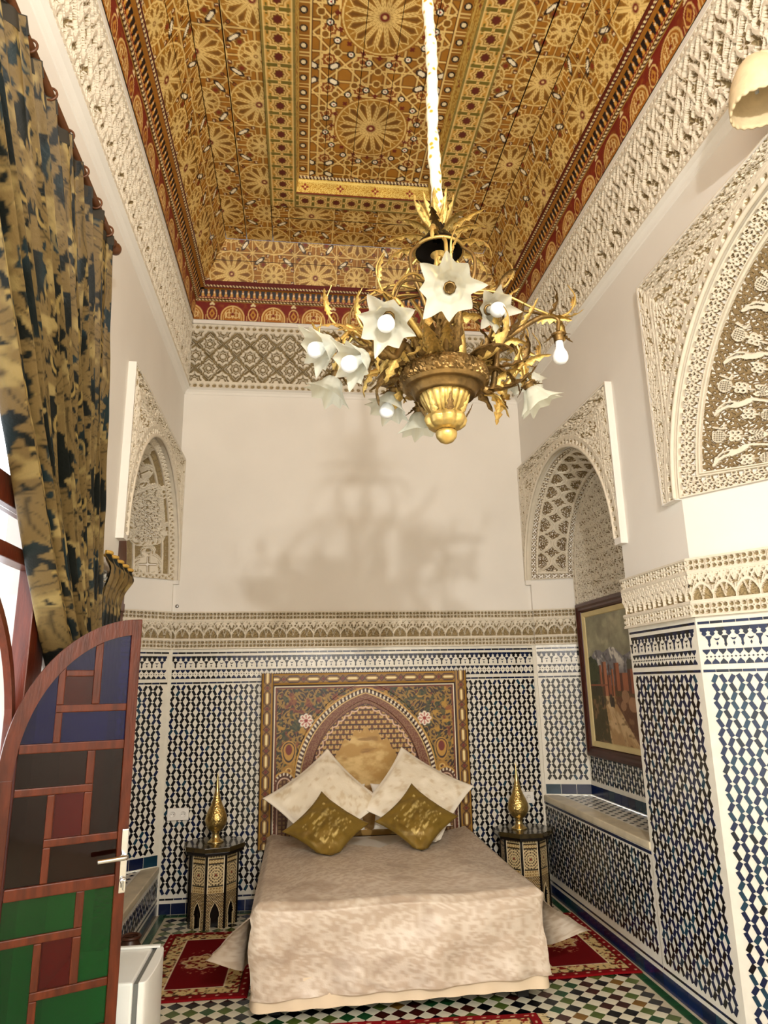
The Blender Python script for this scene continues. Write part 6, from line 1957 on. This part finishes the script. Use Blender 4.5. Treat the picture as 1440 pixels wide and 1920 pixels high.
# ------------------------------------------------------------------ curtain
def cur_mat():
    m = mat('brocade_curtain', '#ffffff', .55, attr='paint', bump=.2, bscale=70, spec=.25)
    return m
M['brocade'] = cur_mat()
def paint_damask(a_, b_):
    """cloth metres"""
    c = np.tile(np.array(lin('#10130f')), (len(a_), 1))
    P_, Q_ = .27, .38
    x = np.abs(per(a_, P_)); row = np.floor(b_/Q_); y = per(b_, Q_)
    xo = np.abs(per(a_+P_/2, P_)); yo = per(b_+Q_/2, Q_)
    g = np.zeros_like(a_)
    def leafy(X_, Y_, sx, sy, k, ph):
        r = np.hypot(X_/sx, Y_/sy); th = np.arctan2(Y_/sy, X_/sx)
        return r-(.78+.22*np.cos(k*th+ph)*1.0+.06*np.cos(3*k*th))
    d = np.minimum(leafy(x, y, .068, .10, 7, 0), leafy(xo, yo, .08, .085, 9, 1))
    d = np.minimum(d, leafy(x-.08, y-.105, .04, .07, 5, 2)); d = np.minimum(d, leafy(x-.08, y+.09, .045, .06, 6, 0)); d = np.minimum(d, leafy(x, y-.155, .05, .05, 5, 1))
    d = np.minimum(d, leafy(xo-.075, yo-.02, .034, .065, 5, 1))
    f = 1-ss(-.04, .04, d*1.0-.10)
    gold = np.array(lin('#65522f'))
    c = mixc(c, gold, f)
    vein = np.abs(np.sin(np.arctan2(y, x)*7+np.hypot(x, y)*25)); c = mixc(c, '#2c2413', f*(1-ss(.05, .28, vein))*.75)
    v2 = np.abs(np.sin(np.arctan2(yo, xo)*8-np.hypot(xo, yo)*30)); c = mixc(c, '#302714', f*(1-ss(.05, .25, v2))*.6*(np.hypot(xo, yo) < .12))
    c = mixc(c, '#94804f', f*ss(.55, .75, fbm(a_*16, b_*16, 3, 121))*.7)
    sc_ = np.abs(np.hypot(per(a_+.08, P_/2), per(b_+.1, Q_/2))-.035); c = mixc(c, '#8a7340', ln(sc_, .006)*(1-f)*.9)
    c = mixc(c, '#1d2d30', (1-f)*ss(.5, .7, fbm(a_*7, b_*7, 2, 125))*.6)
    return c
curt = empty('curtain', (-.9, 2.2, 1.6), 'heavy black and gold brocade curtain gathered aside on a pole at the left doorway', 'curtain')
def cl(P): return np.asarray(P)-np.array([-.9, 2.2, 1.6])
ns, nt = 540, 360
S_, T_ = np.meshgrid(np.linspace(0, 1, ns), np.linspace(0, 1, nt), indexing='ij'); S_ = S_.ravel(); T_ = T_.ravel()
zk_ = np.array([3.62, 3.05, 2.67, 2.45, 2.25, 2.03, 1.85, 1.66])
yl_ = np.array([1.25, 1.75, 2.05, 2.20, 2.38, 2.56, 2.73, 2.92])
yr_ = np.array([2.93, 3.02, 3.07, 3.10, 3.13, 3.16, 3.18, 3.19])
zz = 3.62+(1.66-3.62)*T_
yl = np.interp(-zz, -zk_, yl_); yr = np.interp(-zz, -zk_, yr_)
Yc = yl+(yr-yl)*S_
nf = 11.5
ph = 2*PI*nf*(S_**.92)+.8*np.sin(S_*9)+.5*np.sin(T_*3+S_*5)
amp = .026+.03*T_+.010*np.sin(S_*23)
Xc = -.905+amp*np.sin(ph)+.012*np.sin(2.3*ph+1)-.01*T_+.02*(fbm(S_*30, T_*5, 3, 131)-.5)
k_ = 1+.085*ss(.2, .8, T_); Xc = Xc*k_; Yc = Yc*k_; zz = CAMH+(zz-CAMH)*k_
Yc = Yc+.02*np.cos(ph)
zz2 = zz
link('drape', np_mesh('drape', cl(np.stack([Xc, Yc, zz2], -1)), grid_faces(ns, nt), M['brocade'], colors=paint_damask(S_*2.6, (3.62-zz)), smooth=True), curt)
# gathered heading along the pole
H_ = np.stack([Xc, Yc, zz2], -1).reshape(ns, nt, 3)[:, :9].copy(); H_[:, :, 0] += .004; H_[:, :, 2] += .004
link('heading_tape', np_mesh('heading_tape', cl(H_.reshape(-1, 3)), grid_faces(ns, 9), mat('dark_heading_tape', '#2a2418', .8), smooth=True), curt)
# pole with its turned finial
M['pole'] = mat('turned_brown_wood', '#5a351c', .4, var=.3)
pole = empty('curtain_pole', (-.9, 2.93, 3.64), 'brown wooden curtain pole with a turned ball finial', 'curtain pole')
V, F = tube([(0, -1.9, 0), (0, .03, 0)], .017, 14); link('rod', np_mesh('rod', V, F, M['pole'], smooth=True), pole)
V, F = lathe([(.017, 0), (.022, .008), (.018, .016), (.014, .022), (.022, .032), (.030, .046), (.031, .058), (.024, .074), (.012, .084), (.001, .087)], 24); V = np.stack([V[:, 0], V[:, 2]+.03, V[:, 1]], -1)
link('finial', np_mesh('finial', V, F, M['pole'], smooth=True), pole)
for k in range(9):
    y = -.05-.19*k
    V, F = tube([(.026*math.cos(q), y, .026*math.sin(q)) for q in np.linspace(0, 2*PI, 21)], .0045, 6); link('ring', np_mesh('ring', V, F, M['pole'], smooth=True), pole)
a = Acc(); a.box(-.12, -.016, .0, .022, -.011, .011); a.obj('bracket', M['pole'], pole, bevel=.003)
# short swag with gilt trim hung on the pier
sw = empty('curtain_swag', (-.93, 3.6, 1.85), 'short black and gold brocade swag with gilt trim beside the large curtain', 'curtain')
ns, nt = 110, 70
S2, T2 = np.meshgrid(np.linspace(0, 1, ns), np.linspace(0, 1, nt), indexing='ij'); S2 = S2.ravel(); T2 = T2.ravel()
zt2 = 2.25-.02*S2; zz = zt2+(1.5-zt2)*T2
pw = 1-.38*ss(0, .22, T2)
Yw = 3.475+(.49*pw)*S2
Xw = -.955+.022*np.sin(S2*2*PI*4.5+T2)+.03*ss(0, .1, T2)*(1-ss(.1, .3, T2))
link('drape', np_mesh('drape', np.stack([Xw, Yw, zz], -1)-np.array([-.93, 3.6, 1.85]), grid_faces(ns, nt), M['brocade'], colors=paint_damask(S2*1.2+.1, zz*1.0), smooth=True), sw)
V = []
for k in range(60):
    f = k/59; V.append((-.955+.022*math.sin(f*2*PI*4.5)+.03*0+.93, 3.475+.49*f-3.6, 2.256-.02*f-1.85))
Vt, Ft = tube(V, .010, 8); link('gilt_trim', np_mesh('gilt_trim', Vt, Ft, mat('gilt_braid', '#c9a04a', .4, .3, bump=.6, bscale=120), smooth=True), sw)

# ------------------------------------------------------------------ small white refrigerator
M['enamel'] = mat('white_enamel', '#e9ebe6', .3, var=.04, vscale=6)
M['gasket'] = mat('grey_gasket', '#6d706c', .6)
fg = empty('mini_refrigerator', (-.815, 3.44, 0), 'small white refrigerator with a curved door behind the glazed door leaf', 'refrigerator')
box_obj('body', -.18, .165, -.20, .20, .02, .452, M['enamel'], fg, .010)
box_obj('gasket', .1655, .185, -.192, .192, .03, .444, M['gasket'], fg, .002)
pts = [(.1855, -.20), (.205, -.20)]+[(.205+.024*math.cos(q), .20*math.sin(q)) for q in np.linspace(-PI/2+.25, PI/2-.25, 14)]+[(.205, .20), (.1855, .20)]
prism_obj('door_panel', pts, .02, .452, M['enamel'], fg, .004)
box_obj('top_trim', -.05, .20, .175, .198, .4525, .463, M['enamel'], fg, .003)
for x in (-.15, .12):
    for y in (-.15, .15): box_obj('foot', x-.02, x+.02, y-.02, y+.02, 0, .0198, M['gasket'], fg, .002)
# brown jar by the bench
jr = empty('clay_jar', (-.915, 4.42, 0), 'dark brown clay jar on the floor by the low tiled bench', 'jar')
lathe_obj('body', [(.001, 0), (.05, 0), (.058, .01), (.078, .07), (.084, .13), (.074, .19), (.05, .23), (.044, .25)], mat('brown_clay', '#3a2010', .4, var=.3), jr, 32)
lathe_obj('rim', [(.044, .2505), (.056, .256), (.058, .266), (.050, .27), (.042, .262)], mat('brown_clay_rim', '#46281a', .4, var=.2), jr, 32)

# small screw cap left in the plaster by the corner
pg = empty('screw_cap', (-.985, YB, 2.235), 'tiny grey round cap on the plaster just above the carved band, far left corner', 'cap')
V, F = lathe([(.0005, .012), (.008, .012), (.013, .009), (.015, .004), (.015, 0)], 20); V = V[:, [0, 2, 1]]*np.array([1, -1, 1])
link('cap', np_mesh('cap', V, F, mat('grey_cap', '#8d8a84', .5), smooth=True), pg)
V, F = lathe([(.0005, .0125), (.005, .0125), (.0055, .0122)], 12); V = V[:, [0, 2, 1]]*np.array([1, -1, 1])
link('screw_head', np_mesh('screw_head', V, F, M['chrome'], smooth=True), pg)
